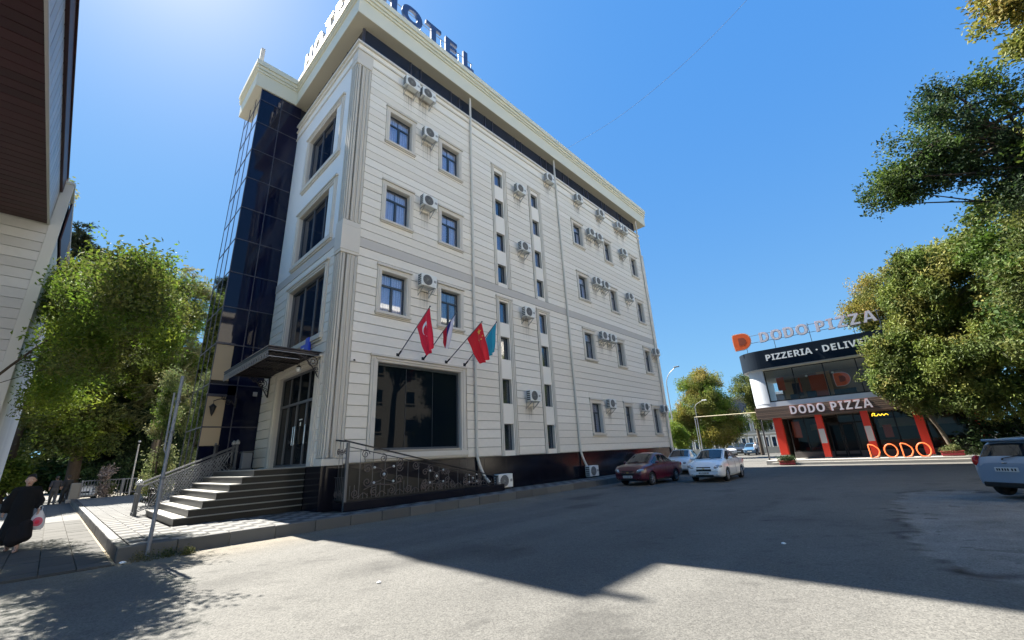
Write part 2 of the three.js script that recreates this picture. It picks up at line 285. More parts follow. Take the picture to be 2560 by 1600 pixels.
mesh('belt_course', [rb(-7.34, -0.5, BELT0, BELT1 - 0.02, -0.05, 0.035), rb(-0.05, 0.035, BELT0, BELT1 - 0.02, -27.3, -0.66)], M.trimGrey, hotel);
{
  const gs = [], fl = [];
  for (const [y0, y1] of [[PL, BELT0 - 0.35], [BELT1 + 0.3, PTOP - 0.2]]) {
    gs.push(bx(-0.5, 0, y0, y1, -0.06, 0.0), bx(-0.06, 0, y0, y1, -0.66, -0.06));
    for (let i = 0; i < 4; i++) { const c = 0.06 + i * 0.165; fl.push(rb(0, 0.05, y0 + 0.25, y1 - 0.15, -c - 0.1, -c, 0.02)); if (i < 3) fl.push(rb(-c - 0.1, -c, y0 + 0.25, y1 - 0.15, 0, 0.05, 0.02)); }
    gs.push(rb(-0.52, 0.07, y0, y0 + 0.22, -0.68, 0.07), rb(-0.52, 0.06, y1 - 0.12, y1, -0.68, 0.06));
  }
  gs.push(rb(-0.53, 0.075, BELT0 - 0.35, BELT1 + 0.3, -0.7, 0.075), rb(-0.55, 0.04, PTOP - 0.2, 19.86, -0.72, 0.04));
  mesh('corner_pilaster', gs, M.trim, hotel); mesh('flute', fl, std(lin(0.52, 0.48, 0.41), 0.7), hotel);
}
// window kit: local frame, u to the right, outside towards +z, origin at the opening's lower left
function windowGroup(w, h, face, u0, y0, o = {}) {
  const g = group('window', hotel);
  if (face === 'L') { g.rotation.y = Math.PI / 2; g.position.set(0, y0, -u0); } else g.position.set(-u0 - w, y0, 0);
  const f = 0.06, dp = -0.16;
  if (o.trim !== false) {
    const t = 0.2, e = 0.03, gs = [rb(-t, 0, -0.04, h + 0.02, -0.05, e + 0.03), rb(w, w + t, -0.04, h + 0.02, -0.05, e + 0.03), rb(-t, w + t, h, h + 0.2, -0.05, e + 0.03), rb(-t - 0.04, w + t + 0.04, h + 0.2, h + 0.27, -0.05, 0.13), rb(-t - 0.02, w + t + 0.02, h + 0.27, h + 0.33, -0.05, 0.09), rb(-t + 0.06, -0.06, 0, h, 0.05, 0.085), rb(w + 0.06, w + t - 0.06, 0, h, 0.05, 0.085)];
    mesh('trim', gs, M.trim, g); mesh('sill', [rb(-t - 0.03, w + t + 0.03, -0.15, -0.04, -0.05, 0.13), rb(-t, w + t, -0.2, -0.15, -0.05, 0.08)], M.trim, g);
  }
  mesh('reveal', [bx(-0.001, 0.012, 0, h, -0.345, 0), bx(w - 0.012, w + 0.001, 0, h, -0.345, 0), bx(0.012, w - 0.012, h - 0.012, h + 0.001, -0.345, 0), bx(0.012, w - 0.012, -0.001, 0.012, -0.345, 0)], M.trim, g);
  const fr = [rb(0.012, f, 0.012, h - 0.012, dp - 0.06, dp), rb(w - f, w - 0.012, 0.012, h - 0.012, dp - 0.06, dp), rb(f, w - f, h - f, h - 0.012, dp - 0.06, dp), rb(f, w - f, 0.012, f, dp - 0.06, dp)];
  const pane = (a, b, c, d) => mesh('pane', bx(a, b, c, d, dp - 0.036, dp - 0.03), M.pane, g);
  if (o.style === 'T') {
    const ty = h * 0.68, mx = w * 0.5; fr.push(rb(f, w - f, ty - 0.045, ty + 0.045, dp - 0.06, dp + 0.004), rb(mx - 0.05, mx + 0.05, f, ty - 0.045, dp - 0.06, dp + 0.004));
    pane(f, mx - 0.05, f, ty - 0.045); pane(mx + 0.05, w - f, f, ty - 0.045); pane(f, w - f, ty + 0.045, h - f);
    if (o.open) { const cw = mx - 0.05 - f; fr.push(bar([mx + 0.06, f, dp], [mx + 0.06, ty - 0.05, dp], 0.05)); }
    const cg = []; for (let i = 0; i < 2; i++) { // pleated curtains
      const a = i ? mx + 0.03 : 0.03, b = i ? w - 0.03 : mx - 0.03, n = 24, p = new THREE.PlaneGeometry(b - a, h - 0.06, n, 1), q = p.attributes.position;
      for (let k = 0; k < q.count; k++) q.setZ(k, 0.02 * Math.sin(q.getX(k) * 55 + i) + 0.01 * Math.sin(q.getX(k) * 23)); p.computeVertexNormals(); cg.push(p.translate((a + b) / 2, h / 2, dp - 0.15));
    }
    mesh('curtain', cg, o.curtain || M.curtain, g);
  } else if (o.style === 'S') { pane(f, w - f, f, h - f); if (o.sash) fr.push(rb(w * 0.66, w * 0.66 + 0.06, f, h - f, dp - 0.06, dp + 0.01)); if (o.blind_or_room_shade) mesh('blind_or_room_shade', bx(0.02, w - 0.02, 0.02, h - 0.02, dp - 0.14, dp - 0.13), o.blind_or_room_shade, g); }
  mesh('frame', fr, M.frame, g); return g;
}
const lace = std(lin(0.32, 0.36, 0.33), 0.95), greyCurtain = std(lin(0.5, 0.5, 0.52), 0.95);
for (const r of [2, 3, 4]) for (const c of 'AB') windowGroup(COLS[c][1] - COLS[c][0], ROWS[r][1] - ROWS[r][0], 'L', COLS[c][0], ROWS[r][0], { style: 'T', curtain: r === 2 && c === 'B' ? lace : M.curtain });
for (const r of [1, 2, 3, 4]) for (const c of 'EFG') windowGroup(COLS[c][1] - COLS[c][0], ROWS[r][1] - ROWS[r][0], 'L', COLS[c][0], ROWS[r][0], { style: 'T', curtain: r < 3 ? greyCurtain : M.curtain });
{ const blinds = { C0: 1, C2: 1, D0: 1, D1: 1, D2: 1, D3: 1, D4: 1 }, bl = std(lin(0.3, 0.3, 0.36), 0.9), dk = std(lin(0.07, 0.08, 0.08), 0.9);
  for (const c of 'CD') STRIP.forEach((s, i) => windowGroup(COLS[c][1] - COLS[c][0], s[1] - s[0], 'L', COLS[c][0], s[0], { style: 'S', trim: false, sash: c === 'C' && [1, 3, 5].includes(i), blind_or_room_shade: blinds[c + i] ? bl : dk }));  // windows without a blind get a dark sheet standing in for room shade
  const inf = [], side = [];
  for (const c of 'CD') for (const [ya, yb, list] of [[PL, 9.6, STRIP.slice(4)], [BELT1, 18, STRIP.slice(0, 4)]]) {
    const [a, b] = COLS[c], ys = [...list].reverse(); let y = ya;
    for (const [s0, s1] of [...ys, [yb, yb]]) { if (s0 - y > 0.02) inf.push(rb(-0.05, -0.005, y, s0, -b, -a)); y = s1; }
    for (const [p, q] of [[a - 0.22, a - 0.02], [b + 0.06, b + 0.26]]) { side.push(rb(-0.05, 0.05, ya, yb, -q, -p), rb(0.03, 0.085, ya + 0.05, yb - 0.04, -q + 0.07, -p - 0.07)); }
    inf.push(bx(-0.05, -0.004, ya, yb, -b - 0.06, -b), bx(-0.05, -0.004, ya, yb, -a, -a + 0.02));
    side.push(rb(-0.05, 0.1, yb, yb + 0.1, -b - 0.32, -a + 0.27), rb(-0.05, 0.06, yb - 0.08, yb, -b - 0.26, -a + 0.22));
  }
  mesh('window_strip', inf, M.frieze, hotel); mesh('strip_moulding', side, M.trim, hotel);
}
function glazing(face, u0, u1, y0, y1, splits, mat, o = {}) { // large window of fixed panes
  const g = group(o.name || 'window', hotel), w = u1 - u0, h = y1 - y0, t = o.t ?? 0.27;
  if (face === 'L') { g.rotation.y = Math.PI / 2; g.position.set(0, y0, -u0); } else g.position.set(-u1, y0, 0);
  const gs = [rb(-t, 0, o.floor ? 0.0 : -0.1, h, -0.05, 0.06), rb(w, w + t, o.floor ? 0.0 : -0.1, h, -0.05, 0.06), rb(-t, w + t, h, h + 0.26, -0.05, 0.06), rb(-t - 0.06, w + t + 0.06, h + 0.2, h + 0.29, -0.05, 0.13), rb(-t + 0.08, -0.09, 0, h + 0.1, 0.05, 0.095), rb(w + 0.09, w + t - 0.08, 0, h + 0.1, 0.05, 0.095), rb(-0.09, w + 0.09, h + 0.09, h + 0.17, 0.05, 0.095)];
  if (!o.floor) gs.push(rb(-t - 0.05, w + t + 0.05, -0.28, -0.08, -0.05, 0.13), rb(-t, w + t, -0.36, -0.28, -0.05, 0.08));
  mesh('trim', gs, M.trim, g);
  mesh('reveal', [bx(-0.001, 0.015, 0, h, -0.3, 0), bx(w - 0.015, w + 0.001, 0, h, -0.3, 0), bx(0.015, w - 0.015, h - 0.015, h + 0.001, -0.3, 0), bx(0.015, w - 0.015, -0.001, 0.015, -0.3, 0)], M.trimGrey, g);
  const xs = [0.015, ...splits.map((s) => s * w), w - 0.015], fr = [rb(0.015, w - 0.015, 0.015, 0.1, -0.22, -0.12), rb(0.015, w - 0.015, h - 0.1, h - 0.015, -0.22, -0.12), rb(0.015, 0.1, 0.1, h - 0.1, -0.22, -0.12), rb(w - 0.1, w - 0.015, 0.1, h - 0.1, -0.22, -0.12)];
  for (let i = 0; i < xs.length - 1; i++) { mesh('pane', bx(xs[i], xs[i + 1] - 0.004, 0.02, h - 0.02, -0.2, -0.18), mat, g); if (i && o.thin) fr.push(bx(xs[i] - 0.006, xs[i] + 0.004, 0.1, h - 0.1, -0.19, -0.165)); else if (i) fr.push(rb(xs[i] - 0.025, xs[i] + 0.025, 0.1, h - 0.1, -0.2, -0.13)); }
  mesh('frame', fr, o.thin ? M.frame : M.ironGrey, g); return g;
}
glazing('L', BIG[0], BIG[1], BIG[2], BIG[3], [0.34, 0.66], M.bigGlass, { thin: true, t: 0.28 });
for (const [a, b, c, d] of FW) glazing('F', a, b, c, d, [0.36, 0.69], M.frontGlass);
{ // entrance
  const g = glazing('F', DOOR[0], DOOR[1], DOOR[2], DOOR[3], [0.25, 0.5, 0.75], M.bigGlass, { floor: true, name: 'entrance', t: 0.45 }), w = DOOR[1] - DOOR[0];
  mesh('transom', [rb(0.1, w - 0.1, 2.35, 2.45, -0.18, -0.11), rb(w * 0.5 - 0.03, w * 0.5 + 0.03, 0.02, 2.35, -0.18, -0.11), rb(w * 0.75 - 0.04, w * 0.75 + 0.04, 0.02, 2.35, -0.18, -0.11), rb(w * 0.25 - 0.04, w * 0.25 + 0.04, 0.02, 2.35, -0.18, -0.11)], M.ironGrey, g);
  for (const s of [w * 0.5 - 0.1, w * 0.5 + 0.1, w * 0.75 + 0.12]) mesh('door_handle', [rod([s, 0.8, -0.1], [s, 1.5, -0.1], 0.014), rod([s, 0.85, -0.18], [s, 0.85, -0.1], 0.01), rod([s, 1.45, -0.18], [s, 1.45, -0.1], 0.01)], M.chrome, g);
  mesh('door_notice', [bx(w * 0.56, w * 0.64, 1.72, 1.76, -0.179, -0.176), bx(w * 0.585, w * 0.615, 1.5, 1.64, -0.179, -0.176)], M.white, g);
}
// plinth of polished black granite slabs
{ const core = [bx(-0.5, -0.02, 0, PL - 0.02, -27.3, -0.02), bx(-7.3, -0.02, 0, PL - 0.02, -0.4, -0.02)]; mesh('plinth', core, M.granite, hotel);
  for (let i = 0; i < 19; i++) { const z0 = -0.002 - i * 1.437, m = mesh('granite_slab', rb(-0.02, 0.05, 0.15, PL, z0 - 1.432, z0, 0.006), M.granite, hotel); m.rotation.z = (R3() - 0.5) * 0.002; }
  mesh('granite_slab', rb(-1.2, 0.05, 0.15, PL, -0.02, 0.05, 0.006), M.granite, hotel);
  mesh('plinth_cap', rb(-0.02, 0.065, PL - 0.025, PL + 0.02, -27.3, 0.065, 0.008), M.granite, hotel); }
// glass storey under the roof
{ mesh('band_core', [bx(-7.2, -0.32, TOP, 21.7, -27.2, -0.32)], M.room, hotel);
  let u = 0.32, k = 0; const fr = [];
  while (u < 27.0) { const w = Math.min(k % 2 ? 0.62 : k ? 2.05 : 2.6, 27.15 - u); mesh('band_pane', bx(-0.3, -0.27, TOP + 0.02, 21.68, -u - w + 0.02, -u - 0.02), M.bandGlass, hotel); fr.push(rb(-0.3, -0.23, TOP, 21.69, -u - w - 0.03, -u - w + 0.03)); u += w; k++; }
  u = 0.32; while (u < 7.0) { const w = Math.min(1.7, 7.3 - u); mesh('band_pane', bx(-u - w + 0.02, -u - 0.02, TOP + 0.02, 21.68, -0.3, -0.27), M.bandGlass, hotel); fr.push(rb(-u - w - 0.03, -u - w + 0.03, TOP, 21.69, -0.3, -0.24)); u += w; }
  fr.push(rb(-0.32, -0.22, TOP, TOP + 0.07, -27.2, -0.22), rb(-7.3, -0.22, TOP, TOP + 0.07, -0.32, -0.22), rb(-0.34, -0.22, TOP, 21.69, -0.34, -0.22));
  mesh('band_mullion', fr, M.mullion, hotel); }
// roof cornice: stacked outlines
{ const P = (o) => [[0.34 + o, -28.5 - o], [0.34 + o, 0.34 + o], [-7.27 + o, 0.34 + o], [-7.27 + o, 2.45 + o], [-10.5 - o, 2.45 + o], [-10.5 - o, -28.5 - o]];
  const layer = (y0, y1, o) => prism(P(o).map(([x, z]) => [x, -z]), y1 - y0).rotateX(-Math.PI / 2).translate(0, y0, 0);
  mesh('soffit', layer(21.69, 21.76, -0.02), M.soffit, hotel);
  mesh('fascia', layer(21.70, 22.62, 0), M.cornice, hotel);
  mesh('cornice', [layer(22.621, 22.7, 0.07), layer(22.701, 22.82, 0.03), layer(22.821, 22.9, 0.1), layer(22.901, 23.06, 0.06), layer(23.061, 23.38, 0.14)], M.cornice, hotel);
  mesh('roof_post', rb(-8.0, -7.75, 23.38, 24.9, 2.2, 2.4), M.trimGrey, hotel); }
// downpipes
for (const z of [-6.72, -14.66, -26.95]) { const kink = z < -20;
  mesh('downpipe', [rod([0.1, z < -20 ? 1.5 : 1.9, z], [0.1, 21.7, z], 0.065, 0.065, 12), kink ? rod([0.1, 1.5, z], [0.35, 0.9, z - 0.6], 0.065) : tube([[0.1, 1.95, z], [0.12, 1.5, z - 0.02], [0.28, 0.75, z - 0.25], [0.42, 0.5, z - 0.4]], 0.065, 14, 10), ...[3, 6, 9, 12, 15, 18].map((y) => new THREE.CylinderGeometry(0.075, 0.075, 0.06, 12).translate(0.1, y, z)), ...[4.5, 9.4, 14.2, 18.6].map((y) => bx(0, 0.1, y, y + 0.04, z - 0.02, z + 0.02))], M.pipe, hotel); }
// stair tower: dark glass panes in a mullion grid
{ const rows = [1.55, 3.33, 5.16, 7.0, 8.77, 10.53, 12.3, 14.08, 15.86, 17.64, 19.42, 20.95, 21.7], cols = [[-0.0, 1.02], [1.06, 2.08]], fr = [], X = -7.35, fx = [-8.4, -9.45, -10.5];
  mesh('tower_core', [bx(-10.45, X - 0.06, 0.14, 21.7, -0.3, 2.02)], M.room, hotel);
  for (let r = 0; r < rows.length - 1; r++) {
    cols.forEach(([a, b], c) => { const beige = c === 1 && (r < 2 || r === 2 || false);
      if (c === 1 && r === 2) { mesh('tower_pane', bx(X - 0.03, X, 4.72, 5.14, a, b), M.towerGlass[0], hotel); return; }
      if (c === 1 && r === 1) { mesh('stone_panel', rb(X - 0.03, X + 0.01, 3.35, 4.62, 1.4, b), M.beigePanel, hotel); mesh('tower_pane', bx(X - 0.03, X, 3.35, 5.14, a, 1.38), M.towerGlass[0], hotel); return; }
      if (c === 1 && r === 0) { mesh('stone_panel', rb(X - 0.03, X + 0.01, 2.56, 3.31, 1.4, b), M.beigePanel, hotel); mesh('tower_pane', bx(X - 0.03, X, 1.57, 3.31, a, 1.38), M.towerGlass[0], hotel); mesh('tower_pane', bx(X - 0.03, X, 1.57, 2.54, 1.4, b), M.towerGlass[0], hotel); return; }
      const m = mesh('tower_pane', new THREE.BoxGeometry(0.03, rows[r + 1] - rows[r] - 0.04, b - a), M.towerGlass[Math.floor(R3() * 3)], hotel); m.position.set(X - 0.015, (rows[r] + rows[r + 1]) / 2, (a + b) / 2); m.rotation.set(0, (R3() - 0.5) * 0.008, (R3() - 0.5) * 0.008); });
    [0, 1, 2].forEach((c) => { const a = c ? fx[c - 1] : X, b = fx[c], m = mesh('tower_pane', new THREE.BoxGeometry(a - b - 0.05, rows[r + 1] - rows[r] - 0.05, 0.03), M.towerFront[Math.floor(R3() * 2)], hotel); m.position.set((a + b) / 2, (rows[r] + rows[r + 1]) / 2, 2.085); m.rotation.set((R3() - 0.5) * 0.006, (R3() - 0.5) * 0.006, 0); });
    if (r) fr.push(rb(X - 0.03, X + 0.025, rows[r] - 0.025, rows[r] + 0.025, 0, 2.1), rb(-10.5, X + 0.025, rows[r] - 0.022, rows[r] + 0.022, 2.08, 2.118, 0.006));
  }
  mesh('stone_panel', rb(X - 0.03, X + 0.014, 5.34, 6.96, 1.42, 2.08), M.beigePanel, hotel); mesh('tower_pane', bx(X - 0.03, X, 5.18, 6.98, 1.06, 1.4), M.towerGlass[0], hotel);
  fr.push(rb(X - 0.03, X + 0.03, 1.5, 21.7, 1.02, 1.06), rb(X - 0.03, X + 0.022, 1.5, 21.7, 2.08, 2.115, 0.006)); for (const x of fx) fr.push(rb(x - 0.022, x + 0.022, 0.15, 21.7, 2.08, 2.116, 0.006)); fr.push(rb(X + 0.0, X + 0.05, 4.62, 4.74, 1.38, 2.14), rb(X, X + 0.05, 6.96, 7.06, 1.38, 2.14));
  mesh('tower_mullion', fr, M.mullion, hotel); mesh('tower_base', rb(-10.5, -7.33, 0.15, 1.55, -0.2, 2.12), M.granite, hotel);
  mesh('wall_plaque', rb(X, X + 0.03, 4.72, 4.92, 0.2, 0.38), M.steel, hotel); }
mesh('annex', [bx(-7, -0.35, 0, 18.8, -28.45, -27.31)], M.trim, hotel);

// rooftop letters
function roofSign(label, place) {
  const s = thing('rooftop_sign', label, 'sign', [0, 0, 0]); place(s); return s;
}
{ // long side: H O T E L reads away from the corner
  const s = thing('rooftop_sign', 'dark blue rooftop letters spelling HOTEL along the long side of the roof', 'sign', [0.1, 23.4, 0], Math.PI / 2);
  const u = { H: 0.6, O: 2.02, T: 3.5, E: 4.86, L: 6.2 }, wid = { H: 1.1, O: 1.25, T: 1.05, E: 0.85, L: 0.8 }, gs = [];
  for (const ch of 'HOTEL') { const g = letter(ch, 1.2, 0.14, 0.012), b = g.boundingBox; g.translate(-b.min.x, 0, 0).scale(wid[ch] / (b.max.x - b.min.x), 1.18 / (b.max.y - Math.max(0, b.min.y)), 1).translate(u[ch], 0.42, -0.05);
    mesh('letter', g, M.letterBlue, s); const e = letter(ch, 1.2, 0.05, 0.03); e.translate(-b.min.x, 0, 0).scale(wid[ch] / (b.max.x - b.min.x), 1.18 / (b.max.y - Math.max(0, b.min.y)), 1).translate(u[ch], 0.42, -0.12); mesh('letter_return', e, M.steel, s); }
  gs.push(rod([0.3, 0.62, -0.15], [7.1, 0.62, -0.15], 0.018), rod([0.3, 1.35, -0.15], [7.1, 1.35, -0.15], 0.018)); for (const x of [0.6, 1.8, 3.3, 4.7, 6.0, 7.0]) gs.push(rod([x, -0.1, -0.15], [x, 1.4, -0.15], 0.02), rod([x, -0.1, -0.7], [x, 1.0, -0.15], 0.015));
  mesh('sign_rack', gs, M.ironGrey, s);
}
{ const s = thing('rooftop_sign', 'white sunlit rooftop letters spelling HOTEL above the front cornice', 'sign', [0, 23.4, 0.12]);
  const u = { H: -7.1, O: -5.75, T: -4.25, E: -2.9, L: -1.7 }, wid = { H: 1.05, O: 1.2, T: 1.05, E: 0.85, L: 0.8 }, gs = [];
  for (const ch of 'HOTEL') { const g = letter(ch, 1.2, 0.16, 0.012), b = g.boundingBox; g.translate(-b.min.x, 0, 0).scale(wid[ch] / (b.max.x - b.min.x), 1.3 / (b.max.y - Math.max(0, b.min.y)), 1).translate(u[ch], 0.75, -0.05); mesh('letter', g, M.letterWhite, s); }
  gs.push(rod([-7.2, 0.9, -0.12], [-0.7, 0.9, -0.12], 0.018), rod([-7.2, 1.7, -0.12], [-0.7, 1.7, -0.12], 0.018)); for (const x of [-7.0, -5.6, -4.0, -2.6, -1.0]) gs.push(rod([x, -0.1, -0.12], [x, 1.9, -0.12], 0.02));
  mesh('sign_rack', gs, M.ironGrey, s); }

// ---------------------------------------------------------------- air conditioners
function makeAC(name, label, legs) {
  const t = thing(name, label, 'air conditioner', [0, 0, 0], Math.PI / 2, legs ? 'air conditioners standing on the pavement' : 'air conditioners on the long facade');
  mesh('casing', new RoundedBoxGeometry(0.8, 0.56, 0.3, 2, 0.02), M.acWhite, t);
  mesh('fan_opening', new THREE.CylinderGeometry(0.235, 0.235, 0.02, 28).rotateX(Math.PI / 2).translate(-0.09, 0, 0.148), M.acDark, t);
  const gr = []; for (const r of [0.06, 0.12, 0.18, 0.24]) gr.push(new THREE.TorusGeometry(r, 0.006, 4, 28).translate(-0.09, 0, 0.165)); for (let i = 0; i < 8; i++) { const a = i * Math.PI / 8; gr.push(rod([-0.09 - 0.24 * Math.cos(a), -0.24 * Math.sin(a), 0.163], [-0.09 + 0.24 * Math.cos(a), 0.24 * Math.sin(a), 0.163], 0.005, 0.005, 4)); }
  mesh('fan_grille', gr, M.acGrille, t);
  mesh('valve_cover', [rb(0.41, 0.46, -0.2, 0.12, -0.1, 0.1), rb(0.24, 0.37, -0.05, 0.06, 0.145, 0.156)], M.acGrille, t);
  mesh('side_vent', [-0.2, -0.1, 0, 0.1, 0.2].map((y) => bx(-0.404, -0.398, y - 0.035, y + 0.035, -0.12, 0.1)), M.acDark, t);
  if (legs) mesh('foot', [rb(-0.32, -0.24, -0.36, -0.28, -0.18, 0.18), rb(0.2, 0.28, -0.36, -0.28, -0.18, 0.18)], M.acDark, t);
  else for (const x of [-0.28, 0.28]) mesh('bracket', [bar([x, -0.3, -0.3], [x, -0.3, 0.16], 0.03), bar([x, -0.62, -0.29], [x, -0.31, 0.12], 0.025), bar([x, -0.66, -0.29], [x, -0.28, -0.29], 0.03)], M.steel, t);
  mesh('hose', tube([[0.42, -0.12, 0.02], [0.5, -0.2, -0.05], [0.46, -0.36, -0.2], [0.3, -0.5, -0.31]], 0.014, 12, 5), M.white, t);
  return t;
}
{
  const rows = [
    ['the topmost row under the roof', 19.5, [2.66, 3.63, 13.66, 17.15, 20.19, 22.96, 23.95]],
    ['the top floor window row', 17.1, [3.8, 10.5, 18.39, 19.46, 23.22]],
    ['the third floor window row', 13.15, [3.8, 10.58, 18.45, 19.57, 23.23]],
    ['the second floor window row', 9.08, [3.8, 10.56, 18.44, 19.55, 26.5]],
    ['the ground floor window row', 4.46, [10.56, 18.36, 23.16, 26.4]],
  ], ord = ['first', 'second', 'third', 'fourth', 'fifth', 'sixth', 'seventh'];
  let proto = null;
  for (const [where, y, zs] of rows) zs.forEach((z, i) => {
    const label = `white air conditioner in ${where}, ${ord[i]} from the front corner`;
    if (!proto) { proto = makeAC('air_conditioner', label, false); proto.position.set(0.31, y, -z); } else copyOf(proto, label, [0.31, y, -z]);
  });
  const g = makeAC('air_conditioner', 'air conditioner standing on the pavement behind the low end of the ramp', true); g.position.set(0.45, 0.51, -7.95);
  g.scale.set(1.1, 1.0, 1.1);
  copyOf(g, 'air conditioner standing on the pavement beside the second downpipe and the red car', [0.45, 0.51, -15.1]);
}
{ const t = thing('security_camera', 'small dark security camera on the wall beside the corner pilaster', 'camera', [0.03, 5.19, -0.83]);
  mesh('body', [rod([0.02, 0, 0], [0.16, -0.03, 0.08], 0.035)], M.black, t); mesh('mount', rod([-0.03, 0, 0], [0.03, 0, 0], 0.03), M.white, t); }

{ // faint drip stains on the cladding under the air conditioners and sills
  const tx = canvasTex(128, 256, (c, w, h) => { const R = rng(77); c.clearRect(0, 0, w, h); for (let i = 0; i < 70; i++) { const x = w * (0.15 + 0.7 * R()), l = h * (0.2 + 0.75 * R()), g = c.createLinearGradient(0, 0, 0, l); const a = 0.05 + 0.1 * R(); g.addColorStop(0, `rgba(96,78,58,${a})`); g.addColorStop(1, 'rgba(96,78,58,0)'); c.fillStyle = g; c.fillRect(x, 0, 2 + 7 * R(), l); } });
  const m = new THREE.MeshStandardMaterial({ map: tx, transparent: true, roughness: 0.9 }), R = rng(78), g = new THREE.PlaneGeometry(0.8, 1.5);
  for (const o of scene.children.filter((q) => q.name.startsWith('air_conditioner') && q.position.y > 3)) { const p = mesh('drip_stain', g, m, hotel); p.rotation.y = Math.PI / 2; p.scale.set(0.7 + 0.6 * R(), 0.7 + 0.5 * R(), 1); p.position.set(0.0185, o.position.y - 1.1, o.position.z + (R() - 0.5) * 0.2); p.castShadow = false; }
}
// ---------------------------------------------------------------- flags
function flag(label, z, tip, low, drop, tex, baseY) {
  const t = thing('flag', label, 'flag', [0, 0, z], 0), b = [0.06, baseY, 0], d = V(tip[0] - b[0], tip[1] - b[1], 0);
  mesh('flagpole', [rod(b, [tip[0], tip[1], 0], 0.022, 0.018, 8), ball(tip[0], tip[1], 0, 0.035)], M.ironGrey, t);
  mesh('bracket', [rb(0.0, 0.06, baseY - 0.12, baseY + 0.1, -0.06, 0.06), rod([0.02, baseY - 0.02, 0], [b[0] + d.x * 0.1, b[1] + d.y * 0.1, 0], 0.035)], M.iron, t);
  const nu = 26, nv = 40, P = [], U = [], I = [], hi = V(tip[0] - 0.03, tip[1] - 0.02, 0), lo = V(low[0], low[1], 0);
  for (let j = 0; j <= nv; j++) for (let i = 0; i <= nu; i++) {
    const s = i / nu, v = j / nv, h = lo.clone().lerp(hi, s), e = V(drop[0][0], drop[0][1], 0).lerp(V(drop[1][0], drop[1][1], 0), s), p = h.lerp(e, v);
    const k = Math.min(1, v * 1.6); p.z += k * (0.07 * Math.sin(s * 9.5 + v * 1.4) + 0.035 * Math.sin(s * 17 + v * 2.5 + 1)); p.x += 0.02 * k * Math.sin(v * 7 + s * 3);
    P.push(p.x, p.y, p.z); U.push(v, s);
    if (i < nu && j < nv) { const a = j * (nu + 1) + i; I.push(a, a + 1, a + nu + 1, a + 1, a + nu + 2, a + nu + 1); }
  }
  const g = new THREE.BufferGeometry(); g.setAttribute('position', new THREE.Float32BufferAttribute(P, 3)); g.setAttribute('uv', new THREE.Float32BufferAttribute(U, 2)); g.setIndex(I); g.computeVertexNormals();
  mesh('flag_cloth', g, phy(0xffffff, 0.85, { map: tex, transmission: 0.3, thickness: 0, side: THREE.DoubleSide }), t);
}
function star(c, x, y, r, a = -Math.PI / 2) { c.beginPath(); for (let i = 0; i < 10; i++) { const q = a + i * Math.PI / 5, k = i % 2 ? r * 0.39 : r; c.lineTo(x + k * Math.cos(q), y + k * Math.sin(q)); } c.closePath(); c.fill(); }
flag('red flag with a white crescent and star, leftmost of the four wall flags', -2.63, [2.19, 7.1], [1.33, 6.5], [[2.06, 5.2], [2.42, 5.45]], canvasTex(384, 256, (c, w, h) => {
  c.fillStyle = '#f01c3c'; c.fillRect(0, 0, w, h); c.fillStyle = '#f4f2f4'; c.beginPath(); c.arc(128, 128, 64, 0, 7); c.fill(); c.fillStyle = '#f01c3c'; c.beginPath(); c.arc(144, 128, 51, 0, 7); c.fill(); c.fillStyle = '#f4f2f4'; star(c, 205, 128, 32, Math.PI); }), 5.6);
flag('white, blue and red striped flag hanging between the two red flags', -3.84, [2.23, 7.06], [1.38, 6.47], [[1.6, 5.75], [1.72, 5.72]], canvasTex(384, 256, (c, w, h) => {
  c.fillStyle = '#e8e6f2'; c.fillRect(0, 0, w, h); c.fillStyle = '#20287e'; c.fillRect(0, h / 3, w, h / 3); c.fillStyle = '#c8152b'; c.fillRect(0, h * 2 / 3, w, h / 3); }), 5.6);
flag('red flag with a large and four small yellow stars', -5.06, [2.43, 6.91], [1.49, 6.36], [[2.28, 5.15], [2.8, 5.25]], canvasTex(384, 256, (c, w, h) => {
  c.fillStyle = '#f5222c'; c.fillRect(0, 0, w, h); c.fillStyle = '#f2d24a'; star(c, 64, 64, 38); for (const [x, y] of [[128, 26], [154, 51], [154, 90], [128, 115]]) star(c, x, y, 13, 0.6); }), 5.61);
flag('turquoise flag hanging behind the red flag with yellow stars', -6.12, [2.23, 7.16], [1.5, 6.58], [[1.66, 5.7], [2.0, 5.88]], canvasTex(384, 256, (c, w, h) => {
  c.fillStyle = '#27a9c6'; c.fillRect(0, 0, w, h); c.fillStyle = '#c9b955'; c.beginPath(); c.arc(w / 2, h * 0.45, 36, 0, 7); c.fill(); }), 5.62);

// ---------------------------------------------------------------- entrance: steps, canopy, railings, ramp
const LV = (k) => 0.15 + 0.198 * k;
{
  const t = thing('entrance_steps', 'flight of dark granite steps with pale treads leading to the hotel entrance', 'steps', [-6.35, 0.15, 0]);
  for (let k = 0; k < 7; k++) {
    const zf = k < 6 ? 3.5 - k * 0.31 : 1.64, y1 = LV(k + 1) - 0.15, y0 = LV(k) - 0.15;
    mesh('step', bx(0, 5.15 - 0.02, y0, y1 - 0.035, 0.06, zf - 0.02), M.graniteStep, t);
    mesh('tread', rb(-0.0, 5.15 + 0.025, y1 - 0.035, y1, 0.06, zf + 0.012, 0.008), M.tread, t);
  }
}
function spiral(cx, cy, cz, r, turns, dir = 1, plane = 'z', start = 0) {
  const p = []; for (let i = 0; i <= 20; i++) { const a = start + dir * turns * 2 * Math.PI * i / 20, k = r * (1 - 0.85 * i / 20); const u = k * Math.cos(a), v = k * Math.sin(a); p.push(plane === 'z' ? V(cx + u, cy + v, cz) : V(cx, cy + v, cz - u)); }
  return new THREE.TubeGeometry(new THREE.CatmullRomCurve3(p), 30, 0.016, 5);
}
